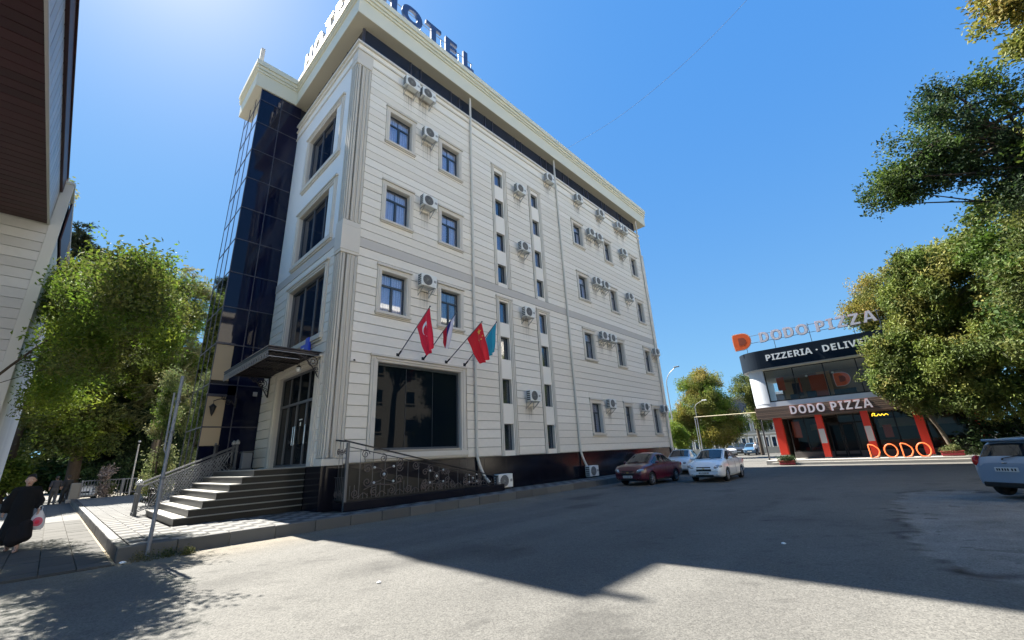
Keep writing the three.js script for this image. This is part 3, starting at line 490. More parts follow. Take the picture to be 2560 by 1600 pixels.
function stairRailing(x, label) {
  const t = thing('stair_railing', label, 'railing', [x, 0.15, 0], 0, 'wrought iron railings beside the steps'), S = (3.72 - 0.93), sl = (v, z) => v + (3.72 - z) / S * 1.22; // v above the nosing line
  const A = (v, z) => [0, sl(v, z), z];
  mesh('handrail', [bar(A(1.1, 3.75), A(1.1, 0.93), 0.07, 0.05), bar(A(0.96, 3.72), A(0.96, 0.93), 0.04), bar(A(0.13, 3.72), A(0.13, 0.93), 0.05, 0.03)], M.ironGrey, t);
  const L = []; for (let i = 0; i < 22; i++) { const z = 3.45 - i * 0.115; if (i < 18) L.push(bar(A(0.18, z), A(0.92, z - 0.46), 0.026), bar(A(0.92, z), A(0.18, z - 0.46), 0.026)); if (i % 3 === 0) L.push(bar(A(0.14, z), A(0.96, z), 0.016)); }
  mesh('lattice', L, M.latticeGlintGrey, t);  // paler than the rails: sunlit glints put into the colour
  mesh('scroll', [...[3.52, 3.36].map((z, i) => spiral(0, sl(0.4 + i * 0.25, z), z, 0.13, 1.6, i ? -1 : 1, 'x')), ...[1.1, 1.3].map((z, i) => spiral(0, sl(0.4 + i * 0.2, z), z, 0.13, 1.6, i ? -1 : 1, 'x'))], M.iron, t);
  for (const [z, y0, h] of [[3.77, 0, 1.15], [0.9, 1.386, 1.15]]) { const p = mesh('post', [rb(-0.045, 0.045, y0, y0 + h - 0.08, z - 0.045, z + 0.045), rb(-0.06, 0.06, y0, y0 + 0.12, z - 0.06, z + 0.06), rb(-0.06, 0.06, y0 + 0.7, y0 + 0.76, z - 0.06, z + 0.06)], M.ironGrey, t); mesh('post_cap', [rb(-0.075, 0.075, y0 + h - 0.12, y0 + h, z - 0.075, z + 0.075, 0.02), ball(0, y0 + h + 0.01, z, 0.055)], M.steel, p); }
  return t;
}
stairRailing(-6.52, 'dark wrought iron railing directly along the left end of the steps');
stairRailing(-7.05, 'outer wrought iron railing just left of the one at the steps');
{ const t = thing('platform_railing', 'short level iron railing between the tower and the top of the steps', 'railing', [-6.9, 1.536, 1.55]);
  mesh('handrail', [rb(-0.55, 0.35, 0.98, 1.03, -0.03, 0.03), rb(-0.55, 0.35, 0.1, 0.13, -0.02, 0.02)], M.iron, t); mesh('baluster', Array.from({ length: 8 }, (_, i) => rod([-0.5 + i * 0.115, 0.1, 0], [-0.5 + i * 0.115, 1, 0], 0.01)), M.iron, t); mesh('post', rb(-0.2, -0.12, 0, 1.12, -0.04, 0.04), M.ironGrey, t); mesh('scroll', [spiral(0.1, 0.55, 0, 0.16, 1.5, 1), spiral(-0.32, 0.55, 0, 0.16, 1.5, -1)], M.ironGrey, t); }
{ const t = thing('trash_bin', 'square grey metal bin on the entrance platform left of the doors', 'bin', [-6.05, 1.536, 0.62]);
  mesh('body', [rb(-0.17, 0.17, 0.06, 0.66, -0.17, 0.17, 0.015)], M.poleGrey, t); mesh('lid', [rb(-0.21, 0.21, 0.66, 0.72, -0.21, 0.21, 0.015), rb(-0.2, 0.2, 0, 0.06, -0.2, 0.2, 0.01)], M.ironGrey, t); }
{ // canopy
  const t = thing('entrance_canopy', 'dark iron canopy with scrollwork edge over the hotel entrance', 'canopy', [-0.81, 5.5, 0.03]);
  const W = 5.6, D = 1.77;
  mesh('roof_sheet', [rb(-W, 0, 0.0, 0.05, 0, D + 0.03), rb(-W, 0, -0.09, -0.02, D - 0.03, D + 0.02), rb(-0.05, 0.0, -0.09, -0.02, 0, D - 0.03), rb(-W, -W + 0.05, -0.09, -0.02, 0, D - 0.03)], M.ironRed, t);
  for (let i = 0; i < 14; i++) { const z = 0.06 + i * 0.125; mesh('slat', bx(-W + 0.06, -0.06, -0.045, -0.015, z, z + 0.085), M.ironRed, t); }
  mesh('rib', [0.12, 0.5, 0.9, 1.35].map((k) => bar([-W * k / 1.4 + 0.02, -0.07, 0], [-W * k / 1.4 + 0.02, -0.07, D], 0.035)), M.iron, t);
  const f = [rb(-W, 0, -0.13, -0.1, D - 0.02, D + 0.01), rb(-W, 0, -0.36, -0.335, D - 0.02, D + 0.01), rb(-0.03, 0, -0.13, -0.1, 0, D), rb(-0.03, 0, -0.34, -0.31, 0.75, D)];
  for (let i = 0; i < 20; i++) { const x = -0.14 - i * 0.28; f.push(new THREE.TorusGeometry(0.085, 0.01, 5, 14).translate(x, -0.23, D), bar([x - 0.14, -0.34, D], [x, -0.14, D], 0.012), bar([x + 0.14, -0.34, D], [x, -0.14, D], 0.012), bar([x - 0.14, -0.36, D], [x - 0.14, -0.1, D], 0.014)); }
  mesh('scroll_fringe', f, M.latticeGlintGrey, t);
  for (const x of [-0.04, -W + 0.04]) {
    const b = [bar([x, -0.95, 0.02], [x, 0, 0.02], 0.05), tube([[x, -0.9, 0.05], [x, -0.62, 0.22], [x, -0.3, 0.5], [x, -0.12, 0.85]], 0.022, 16, 6), new THREE.TorusGeometry(0.17, 0.016, 6, 20).rotateY(Math.PI / 2).translate(x, -0.34, 0.28), new THREE.TorusGeometry(0.08, 0.014, 6, 16).rotateY(Math.PI / 2).translate(x, -0.34, 0.28), spiral(x, -0.22, 0.62, 0.12, 1.6, 1, 'x'), spiral(x, -0.6, 0.13, 0.11, 1.6, -1, 'x'), bar([x, -0.1, 0.02], [x, -0.34, 0.28], 0.014)];
    const B = mesh('bracket', b, M.ironRed, t); mesh('rosette', [ball(x + 0.01, -0.34, 0.28, 0.045), ...[0, 1, 2, 3, 4, 5].map((k) => ball(x + 0.01, -0.34 + 0.11 * Math.sin(k * 1.047), 0.28 + 0.11 * Math.cos(k * 1.047), 0.025, 6))], M.steel, B);
  }
  const l = thing('hanging_lamp', 'small round glass lamp hanging under the canopy near its right bracket', 'lamp', [-1.75, 5.43, 0.45]);
  mesh('rod', rod([0, -0.3, 0], [0, 0, 0], 0.012), M.iron, l); mesh('globe', ball(0, -0.42, 0, 0.1, 14), M.white, l); mesh('cap', new THREE.CylinderGeometry(0.05, 0.09, 0.07, 12).translate(0, -0.31, 0), M.iron, l);
}
{ const t = thing('blue_sign', 'small bright blue sign standing on the canopy above the entrance', 'sign', [-1.85, 5.72, 0.12]);
  mesh('board', [rb(-0.3, 0, 0, 0.62, -0.06, 0.06), rb(-0.85, -0.34, 0.02, 0.42, -0.05, 0.03)], std(lin(0.02, 0.06, 0.55), 0.4), t); mesh('mark', [rb(-0.75, -0.45, 0.24, 0.29, 0.03, 0.04), rb(-0.75, -0.7, 0.1, 0.29, 0.031, 0.041)], M.white, t); }
{ const t = thing('wall_lantern', 'black wrought iron lantern on a scroll bracket in front of the beige panel', 'lamp', [-7.3, 4.4, 1.0]);
  mesh('bracket', [bar([0, -0.25, 0], [0, 0.2, 0], 0.04), tube([[0.02, -0.2, 0], [0.02, 0.05, 0.25], [0.02, 0.12, 0.6], [0.02, 0.02, 0.86]], 0.02, 16, 6), spiral(0.02, -0.02, 0.3, 0.14, 1.6, 1, 'x'), spiral(0.02, 0.18, 0.5, 0.1, 1.4, -1, 'x'), ball(0.02, 0.02, 0.28, 0.06)], M.iron, t);
  mesh('lantern_cage', [new THREE.CylinderGeometry(0.13, 0.05, 0.3, 6).translate(0.02, -0.38, 0.84), new THREE.ConeGeometry(0.16, 0.14, 6).translate(0.02, -0.16, 0.84), rod([0.02, -0.1, 0.84], [0.02, 0.03, 0.84], 0.01), new THREE.ConeGeometry(0.05, 0.12, 6).rotateX(Math.PI).translate(0.02, -0.58, 0.84)], M.iron, t); }
{ // ramp with scrollwork railing
  const t = thing('ramp', 'black granite ramp with sloping top rail and scrollwork railing along the hotel wall', 'ramp', [0, 0.15, 0]);
  mesh('ramp_wall', [rb(0.82, 0.96, 0, 0.28, -7.5, -0.38, 0.012), rb(0.05, 0.84, 0, 0.26, -0.52, -0.4, 0.012)], M.granite, t);
  const ramp = new THREE.Shape([[0.5, 0.0], [7.4, 0.0], [7.4, 0.02], [0.5, 1.3]].map((p) => new THREE.Vector2(...p)));
  mesh('ramp_slab', new THREE.ExtrudeGeometry(ramp, { depth: 0.7, bevelEnabled: false }).rotateY(Math.PI / 2).translate(0.1, 0, 0), M.graniteStep, t);
  const X = 0.89, top = (z) => 2.12 + (z + 0.39) * 0.2275; // z runs negative
  mesh('handrail', [bar([X, top(-0.3), -0.3], [X, top(-7.15), -7.15], 0.09, 0.04), bar([0.03, 2.2, -0.42], [X, 2.11, -0.4], 0.09, 0.04), bar([X, top(-0.4) - 0.16, -0.4], [X, top(-6.7) - 0.12, -6.7], 0.025), rb(0.05, X, 0.3, 0.33, -0.45, -0.42), bar([X, 0.32, -0.42], [X, 0.32, -7.3], 0.04, 0.025)], M.iron, t);
  for (const [z, y] of [[-0.42, 2.08], [-7.12, 0.6]]) mesh('post', rb(X - 0.045, X + 0.045, 0, y, z - 0.045, z + 0.045), M.ironGrey, t);
  const bal = [], scr = [], fl = [];
  for (let i = 1; i < 44; i++) { const z = -0.42 - i * 0.152, y1 = top(z) - 0.14; if (y1 > 0.4) bal.push(bar([X, 0.32, z], [X, i % 3 ? Math.min(y1, 0.62 + 0.15 * Math.sin(i)) : y1, z], 0.013)); }
  for (let i = 1; i < 7; i++) bal.push(bar([0.05 + i * 0.125, 0.32, -0.43], [0.05 + i * 0.125, i % 2 ? 1.0 : 1.6, -0.43], 0.013)); bal.push(bar([0.05, 1.0, -0.43], [X, 1.0, -0.43], 0.013), bar([0.05, 1.6, -0.43], [X, 1.6, -0.43], 0.013));
  for (const [zc, yc, k] of [[-1.75, 1.02, 1], [-3.95, 0.82, 0.85], [-5.75, 0.62, 0.55]]) {
    fl.push(ball(X + 0.02, yc, zc, 0.05 * Math.sqrt(k), 8)); for (const [a, b] of [[1, 1], [1, -1], [-1, 1], [-1, -1]]) { fl.push(ball(X + 0.02, yc + a * 0.24 * k, zc + b * 0.36 * k, 0.042 * Math.sqrt(k), 8)); scr.push(tube([[X, yc, zc], [X, yc + a * 0.16 * k, zc + b * 0.08 * k], [X, yc + a * 0.24 * k, zc + b * 0.36 * k]], 0.012, 10, 5), spiral(X, yc + a * 0.2 * k, zc + b * 0.6 * k, 0.15 * k, 1.5, a * b, 'x')); }
    scr.push(new THREE.TorusGeometry(0.13 * k, 0.012, 5, 18).rotateY(Math.PI / 2).translate(X, yc, zc), tube([[X, yc - 0.42 * k, zc + 0.7 * k], [X, yc - 0.3 * k, zc + 0.3 * k], [X, yc - 0.34 * k, zc - 0.2 * k], [X, yc - 0.28 * k, zc - 0.7 * k]], 0.018, 14, 5));
  }
  for (let i = 0; i < 9; i++) { const z = -0.75 - i * 0.66; scr.push(spiral(X, 0.5, z, 0.14, 1.7, i % 2 ? 1 : -1, 'x', i), tube([[X, 0.34, z - 0.1], [X, 0.5, z - 0.28], [X, 0.4, z - 0.45]], 0.013, 10, 5)); if (i < 6) scr.push(spiral(X, Math.max(0.75, top(z) - 0.34), z - 0.3, 0.15, 1.6, i % 2 ? -1 : 1, 'x', i * 2)); }
  for (let i = 0; i < 3; i++) scr.push(spiral(0.2 + i * 0.26, 0.5, -0.43, 0.11, 1.5, i % 2 ? 1 : -1), spiral(0.2 + i * 0.26, 1.8, -0.43, 0.11, 1.5, i % 2 ? -1 : 1));
  mesh('baluster', bal, M.ironGrey, t); mesh('scroll', scr, std(lin(0.12, 0.095, 0.085), 0.45, { metalness: 0.3 }), t); mesh('iron_flower', fl, std(lin(0.6, 0.6, 0.58), 0.5), t);
}
// pole at the kerb corner, fence at the far end of the forecourt
{ const t = thing('metal_pole', 'bare slanting-looking grey metal pole at the corner of the kerb', 'pole', [1.98, -0.13, 4.35]);
  mesh('shaft', [rod([0, 0, 0], [0.0, 3.9, 0], 0.038, 0.033, 12)], M.poleGrey, t); mesh('pipe', [rod([-0.02, 2.4, 0.07], [-0.02, 3.5, 0.09], 0.02), tube([[-0.02, 2.4, 0.07], [-0.02, 2.2, 0.06], [0, 2.1, 0.0]], 0.02)], M.poleGrey, t); mesh('band', [1.6, 2.6, 3.3].map((y) => new THREE.CylinderGeometry(0.055, 0.055, 0.05, 12).translate(0, y, 0)), M.ironGrey, t); }
{ const t = thing('fence', 'low grey metal fence across the far end of the tiled forecourt', 'fence', [-28.2, 0.15, 2.4]);
  mesh('rail', [rb(-0.03, 0.03, 1.08, 1.14, -2.1, 2.1), rb(-0.02, 0.02, 0.16, 0.2, -2.1, 2.1)], M.poleGrey, t); for (const z of [-2.1, 0, 2.1]) mesh('post', rb(-0.05, 0.05, 0, 1.16, z - 0.05, z + 0.05), M.poleGrey, t); for (let i = 0; i < 26; i++) mesh('baluster', rod([0, 0.18, -1.98 + i * 0.158], [0, 1.1, -1.98 + i * 0.158], 0.018), M.poleGrey, t); }
{ const t = thing('thin_post', 'thin pale post standing behind the low fence', 'post', [-27.5, 0.15, 2.0]); mesh('shaft', rod([0, 0, 0], [0, 3.5, 0.05], 0.05, 0.045), std(lin(0.4, 0.38, 0.34), 0.7), t); mesh('knob', ball(0, 3.68, 0.05, 0.09), M.steel, t); mesh('neck', rod([0, 3.5, 0.05], [0, 3.62, 0.05], 0.02), M.iron, t); }
{ const t = thing('concrete_block', 'rounded pale concrete end block at the left end of the fence', 'block', [-28.2, 0.02, 4.75]); mesh('block', rb(-0.25, 0.25, 0, 1.15, -0.2, 0.3, 0.06), std(lin(0.17, 0.165, 0.15), 0.85), t); mesh('footing', rb(-0.32, 0.32, -0.1, 0.12, -0.27, 0.37, 0.03), std(lin(0.3, 0.29, 0.27), 0.9), t); }

// ---------------------------------------------------------------- building on the left with the maroon overhang
{
  const t = thing('corner_building', 'white sided building on the left with a dark maroon overhanging upper storey', 'building', [-5, 0, 7.5]), R = rng(44);
  const w = [0.62, 0.57, 0.66].map((v) => std(lin(v, v * 0.95, v * 0.92), 0.6, { map: plasterTex })), mar = [0.05, 0.04, 0.058].map((v) => std(lin(v, v * 0.28, v * 0.34), 0.5)), seam = [0.42, 0.38, 0.46].map((v) => std(lin(v * 0.92, v * 0.95, v * 1.05), 0.4));
  mesh('wall', [bx(-9, -0.04, -0.2, 11.35, 0.05, 8)], M.grout, t);
  for (let i = 0; i < 34; i++) mesh('siding_board', boxUV(rb(-0.05, 0.012, i * 0.334, i * 0.334 + 0.322, 0.26, 7.9, 0.012)), w[Math.floor(R() * 3)], t).rotation.z = 0.0;
  mesh('corner_trim', [rb(-0.06, 0.03, -0.1, 11.36, -0.02, 0.26, 0.01)], std(lin(0.6, 0.58, 0.55), 0.6), t);
  mesh('parapet_cap', [rb(-9, 0.06, 11.36, 11.46, -0.03, 8)], std(lin(0.62, 0.6, 0.56), 0.6), t);
  for (let i = 0; i < 12; i++) { const x = -0.1 - i * 0.7; mesh('side_panel', rb(x - 0.66, x, 0.1, 9.4, 0.0, 0.06, 0.01), w[Math.floor(R() * 3)], t); mesh('side_pane', bx(x - 0.64, x - 0.02, 9.5, 11.2, 0.02, 0.05), M.bandGlass, t); }
  mesh('side_sign', rb(-4.5, -0.9, 9.6, 11.1, -0.05, 0.0), mar[0], t);
  // overhang
  mesh('overhang_body', [bx(0.05, 12.5, 9.76, 11.3, 0.34, 8)], M.room, t);
  for (let i = 0; i < 41; i++) { const x = 0.04 + i * 0.305; mesh('soffit_board', rb(x, x + 0.288, 9.7, 9.75, 0.31, 8, 0.008), mar[Math.floor(R() * 3)], t); }
  for (let i = 0; i < 29; i++) { const x = 0.06 + i * 0.43; mesh('seam_panel', [rb(x, x + 0.37, 9.74, 10.98, 0.27, 0.33, 0.01)], seam[Math.floor(R() * 3)], t); }
  mesh('edge_trim', rb(-0.02, 12.5, 9.68, 9.76, 0.24, 0.3, 0.01), std(lin(0.55, 0.52, 0.52), 0.5), t);
  mesh('fascia', [rb(-0.08, 12.5, 10.98, 11.5, 0.2, 0.34, 0.02), rb(-0.08, 12.5, 11.5, 11.56, 0.16, 0.4, 0.01)], mar[2], t);
}
// ---------------------------------------------------------------- pizzeria
const pz = thing('pizzeria', 'two storey pizzeria with rounded white corner, dark roof band and wooden canopy', 'building', [5.1, 0.2, -33.65]);
{
  const t = pz, R = rng(61), grey = std(lin(0.5, 0.53, 0.57), 0.45), navy = phy(lin(0.006, 0.014, 0.026), 0.85, { specularIntensity: 0.3 }), red = std(lin(0.6, 0.03, 0.008), 0.5), woodM = [0.11, 0.08, 0.13].map((v) => std(lin(v * 1.3, v * 0.85, v * 0.62), 0.6)), frame = M.black;
  mesh('terrace', [rb(0.1, 16, -0.34, 0, -3.2, 1.45, 0.02), rb(0.6, 16, -0.34, -0.14, 1.45, 1.8, 0.02)], std(lin(0.3, 0.285, 0.26), 0.85), t);
  for (let i = 0; i < 7; i++) mesh('canopy_plank', rb(-0.2, 14.6, 3.2 + i * 0.134, 3.2 + i * 0.134 + 0.1, -0.06, 0.0, 0.008), woodM[i % 3], t);
  for (let i = 0; i < 7; i++) mesh('canopy_plank', rb(-0.22, -0.16, 3.2 + i * 0.134, 3.2 + i * 0.134 + 0.118, -3.2, -0.065, 0.008), woodM[(i + 1) % 3], t);
  mesh('canopy_deck', [bx(-0.15, 14.6, 3.22, 4.1, -3.2, -0.08)], std(lin(0.06, 0.05, 0.045), 0.8), t);
  mesh('canopy_pole', [rod([0.02, 0, -0.05], [0.02, 3.2, -0.05], 0.045), rod([0.75, 0, -1.2], [0.75, 3.2, -1.2], 0.045)], M.black, t);
  const post = (a, b, y0) => { const m = mesh('red_post', rb(a, b, y0, 3.22, -0.75, -0.3, 0.012), red, t); mesh('post_base', rb(a - 0.02, b + 0.02, 0, y0, -0.77, -0.28, 0.012), std(lin(0.25, 0.28, 0.25), 0.7), m); return m; };
  post(0.86, 1.42, 0.32); for (const a of [3.72, 6.5]) { const m = post(a, a + 0.42, 0.1); mesh('poster', bx(a + 0.02, a + 0.4, 1.1, 2.15, -0.3, -0.285), std(lin(0.42, 0.4, 0.38), 0.6), m); }
  post(9.28, 9.74, 0.1); post(12.1, 12.5, 0.1);
  // ground floor glazing behind the posts
  const g = [], pm = phy(lin(0.75, 0.8, 0.8), 0.03, { transmission: 1, thickness: 0, ior: 1.24 });
  for (const [a, b] of [[1.5, 2.55], [2.6, 3.9], [4.9, 5.85], [5.9, 6.5], [6.9, 8.2], [8.25, 9.6], [9.9, 12.2]]) mesh('shop_pane', bx(a, b, 0.55, 3.15, -2.62, -2.6), pm, t);
  for (const x of [1.47, 2.57, 3.92, 4.85, 5.87, 6.52, 6.85, 8.22, 9.65, 9.85]) g.push(rb(x - 0.04, x + 0.04, 0, 3.2, -2.68, -2.56)); g.push(rb(1.4, 12.4, 0.42, 0.56, -2.68, -2.56), rb(4.0, 6.6, 2.5, 2.6, -2.68, -2.56)); mesh('shop_frame', g, frame, t);
  mesh('shop_sill', rb(1.4, 12.4, 0, 0.45, -2.66, -2.54), std(lin(0.1, 0.09, 0.085), 0.7), t);
  for (const a of [4.1, 4.95]) { mesh('door', [rb(a, a + 0.09, 0.05, 2.5, -2.6, -2.5), rb(a + 0.72, a + 0.8, 0.05, 2.5, -2.6, -2.5), rb(a, a + 0.8, 0.05, 0.22, -2.6, -2.5), rb(a, a + 0.8, 2.4, 2.5, -2.6, -2.5)], frame, t); mesh('door_pane', bx(a + 0.09, a + 0.72, 0.2, 2.42, -2.57, -2.55), M.bigGlass, t); }
  mesh('shop_room', [bx(1.0, 12.6, 0.0, 3.2, -7.6, -7.5), bx(0.9, 1.0, 0, 3.2, -7.6, -2.7), bx(12.5, 12.6, 0, 3.2, -7.6, -2.7), bx(0.9, 14.4, 3.21, 4.08, -9.5, -3.21), bx(0.9, 14.4, 3.2, 3.22, -3.21, -0.8), bx(1, 12.5, 0.001, 0.03, -7.5, -2.7)], std(lin(0.13, 0.1, 0.085), 0.9), t);
  mesh('counter', [rb(6, 11, 0.03, 1.1, -6.2, -5.6), rb(2, 3.4, 0.03, 0.8, -5, -4.2)], std(lin(0.35, 0.05, 0.02), 0.6), t);
  mesh('wall_picture', [[1.62, 2.2, 1.6, 2.9], [3.3, 3.75, 1.2, 2.4], [7.4, 7.9, 1.3, 2.2]].map(([a, b, c, d]) => bx(a, b, c, d, -2.8, -2.78)), std(lin(0.55, 0.1, 0.05), 0.7), t);
  mesh('menu_board', [bx(2.2, 3.0, 2.2, 2.7, -7.49, -7.47), bx(7, 9.4, 2.1, 2.8, -7.49, -7.47), bx(9.8, 11.6, 2.1, 2.8, -7.49, -7.47)], std(lin(0.55, 0.42, 0.25), 0.8), t);
  { const n = mesh('neon_script', [tube([[7.0, 2.86, -2.55], [7.06, 3.06, -2.55], [7.2, 3.05, -2.55], [7.12, 2.92, -2.55], [7.3, 2.88, -2.55], [7.4, 3.0, -2.55], [7.5, 2.87, -2.55], [7.6, 3.0, -2.55], [7.7, 2.87, -2.55], [7.82, 2.99, -2.55], [7.95, 2.88, -2.55]], 0.022, 60, 6)], std(lin(0.9, 0.6, 0.05), 0.5, { emissive: lin(0.9, 0.55, 0.04), emissiveIntensity: 0.7 }), t); }
  // upper storey: straight front, quarter-round corner, side going back
  const outline = (r, zf, x0 = 0.8) => { const p = []; for (let i = 0; i <= 14; i++) { const a = Math.PI / 2 + i / 14 * Math.PI / 2; p.push([x0 + r * Math.cos(a), zf - r + r * Math.sin(a)]); } return p; };
  const ring = (r, zf, y0, y1, x0 = 0.8) => prism([[14.5, -zf], ...outline(r, zf, x0).map(([x, z]) => [x, -z]), [x0 - r, 11], [14.5, 11]].map(([x, y]) => [x, y]), y1 - y0).rotateX(-Math.PI / 2).translate(0, y0, 0);
  mesh('upper_floor', [ring(1.4, -1.0, 4.1, 4.55)], grey, t);
  mesh('upper_ceiling', [ring(1.4, -1.0, 7.2, 7.4)], std(lin(0.6, 0.57, 0.48), 0.8), t);
  { const o = outline(1.4, -1.0), gp = [], n = o.length; // curved metal wall panels
    for (let i = 0; i < n - 1; i += 2) { const j = Math.min(i + 2, n - 1), k = []; const A = o[i], B = o[i + 1], C = o[j]; for (const [P, Q] of [[A, B], [B, C]]) k.push(bar([P[0], 5.9, P[1]], [Q[0], 5.9, Q[1]], 0.06, 2.9)); mesh('curved_panel', k, grey, t); }
    for (let i = 0; i < 6; i++) mesh('side_panel', rb(-0.63, -0.57, 4.5, 7.35, -2.45 - (i + 1) * 1.4, -2.45 - i * 1.4 - 0.02, 0.01), grey, t); }
  mesh('roof_band', [ring(1.85, -0.55, 7.36, 8.92)], navy, t);
  mesh('band_soffit', [ring(1.8, -0.6, 7.3, 7.36)], std(lin(0.4, 0.42, 0.44), 0.6), t);
  const up = phy(lin(0.85, 0.88, 0.88), 0.02, { transmission: 1, thickness: 0, ior: 1.24 });
  for (let i = 0; i < 6; i++) { const a = 0.86 + i * 2.08; mesh('upper_pane', bx(a + 0.03, a + 2.05, 4.64, 7.16, -1.1, -1.08), up, t); }
  mesh('upper_frame', [...[0, 1, 2, 3, 4, 5, 6].map((i) => rb(0.86 + i * 2.08 - 0.035, 0.86 + i * 2.08 + 0.035, 4.56, 7.2, -1.15, -1.02)), rb(0.83, 13.4, 4.55, 4.65, -1.15, -1.02), rb(0.83, 13.4, 7.14, 7.22, -1.15, -1.02)], frame, t);
  mesh('upper_room', [bx(0.9, 14, 4.6, 7.2, -6.6, -6.5), bx(0.9, 14, 4.551, 4.58, -6.5, -1.2)], std(lin(0.3, 0.25, 0.2), 0.9), t);
  mesh('interior_wall', [bx(1.6, 2.3, 4.6, 6.3, -3.6, -3.5), bx(4.1, 5.0, 4.6, 6.9, -4.2, -4.1)], std(lin(0.62, 0.42, 0.24), 0.8), t);
  mesh('interior_poster', [bx(1.45, 2.0, 5.5, 6.6, -2.0, -1.98), bx(3.6, 4.7, 4.6, 6.6, -3.3, -3.28), bx(3.0, 3.1, 5.2, 6.4, -2.2, -2.18)], std(lin(0.5, 0.09, 0.03), 0.7), t);
  mesh('interior_screen', [bx(2.3, 3.0, 5.0, 6.1, -3.2, -3.15), rb(2.2, 2.8, 4.58, 5.1, -2.4, -2.0), rb(3.4, 4.0, 4.58, 5.2, -2.5, -1.9), rb(5.2, 6.6, 4.58, 5.1, -2.6, -2.0)], std(lin(0.02, 0.02, 0.025), 0.6), t);
  mesh('ceiling_lamp', [1.6, 3.6, 5.4].map((x) => ball(x, 6.5, -2.4, 0.09, 8)), M.white, t);
  const txt = new TextGeometry('PIZZERIA \u00b7 DELIVERY', { font, size: 0.52, depth: 0.04, curveSegments: 4, bevelEnabled: false }); txt.computeBoundingBox(); const k = 7.55 / (txt.boundingBox.max.x - txt.boundingBox.min.x);
  mesh('band_lettering', txt.scale(k, 1, 1).translate(1.3, 7.95, -0.545), M.white, t);
}
function lettering(name, label, pos, word, size, width, rack) {
  const t = thing(name, label, 'sign', pos), face = std(lin(0.72, 0.66, 0.68), 0.5), edge = std(lin(0.22, 0.08, 0.09), 0.5); let x = 0;
  const ws = [...word].map((ch) => { if (ch === ' ') return [ch, size * 0.45]; const g = letter(ch, size, 0.06); return [ch, (g.boundingBox.max.x - g.boundingBox.min.x) + size * 0.22]; }), k = width / ws.reduce((s, w) => s + w[1], 0);
  for (const [ch, w] of ws) { if (ch !== ' ') { const g = letter(ch, size, 0.05); g.translate(-g.boundingBox.min.x, 0, 0.05).scale(k, 1, 1).translate(x, 0, 0); mesh('letter', g, face, t); const e = letter(ch, size, 0.05, 0.022); e.translate(-e.boundingBox.min.x, 0, 0).scale(k, 1, 1).translate(x - 0.02, 0, -0.01); mesh('letter_edge', e, edge, t); } x += w * k; }
  if (rack) mesh('sign_rack', rack, M.ironGrey, t); return t;
}
lettering('canopy_sign', 'pale DODO PIZZA letters on the wooden canopy of the pizzeria', [7.4, 3.6, -33.63], 'DODO PIZZA', 0.62, 5.2);
lettering('pizzeria_roof_sign', 'pale outlined DODO PIZZA letters on a rack above the dark roof band', [6.3, 9.88, -34.6], 'DODO PIZZA', 0.86, 8.1, [rod([-1.8, 0.1, -0.06], [8.2, 0.1, -0.06], 0.02), rod([-1.8, 0.75, -0.06], [8.2, 0.75, -0.06], 0.02), ...[-1.2, 1.0, 3.6, 6.4, 8].map((x) => rod([x, -0.9, -0.06], [x, 0.9, -0.06], 0.022))]);
function emblem(name, label, pos, s) { // orange D-shaped badge, drawn plain
  const t = thing(name, label, 'emblem', pos), D = new THREE.Shape(); D.moveTo(-0.6, -0.68).quadraticCurveTo(-0.7, -0.1, -0.66, 0.5).quadraticCurveTo(-0.66, 0.7, -0.46, 0.7).lineTo(0.05, 0.7).bezierCurveTo(0.62, 0.66, 0.72, 0.2, 0.66, -0.1).bezierCurveTo(0.55, -0.55, 0.2, -0.66, -0.05, -0.68).closePath();
  const g = (k, d) => new THREE.ExtrudeGeometry(D, { depth: d, bevelEnabled: false, curveSegments: 10 }).scale(s * k, s * k, 1);
  mesh('rim', g(1.08, 0.05), std(lin(0.75, 0.55, 0.45), 0.5), t); mesh('badge', g(1, 0.06).translate(0, 0, 0.002), std(lin(0.82, 0.11, 0.01), 0.5), t);
  const c = new THREE.Shape(); c.moveTo(-0.25, -0.3).lineTo(-0.25, 0.36).lineTo(0.02, 0.36).bezierCurveTo(0.42, 0.34, 0.42, -0.28, 0.02, -0.3).closePath();
  mesh('counter', new THREE.ExtrudeGeometry(c, { depth: 0.065, bevelEnabled: false }).scale(s, s, 1).translate(0, 0, 0.004), std(lin(0.3, 0.05, 0.015), 0.5), t); return t;
}
emblem('roof_emblem', 'orange D-shaped badge at the left end of the pizzeria roof sign', [4.85, 10.25, -34.6], 1.05);
emblem('window_emblem', 'orange D-shaped badge behind the upper window of the pizzeria', [11.1, 5.95, -34.72 - 0.1], 0.72);
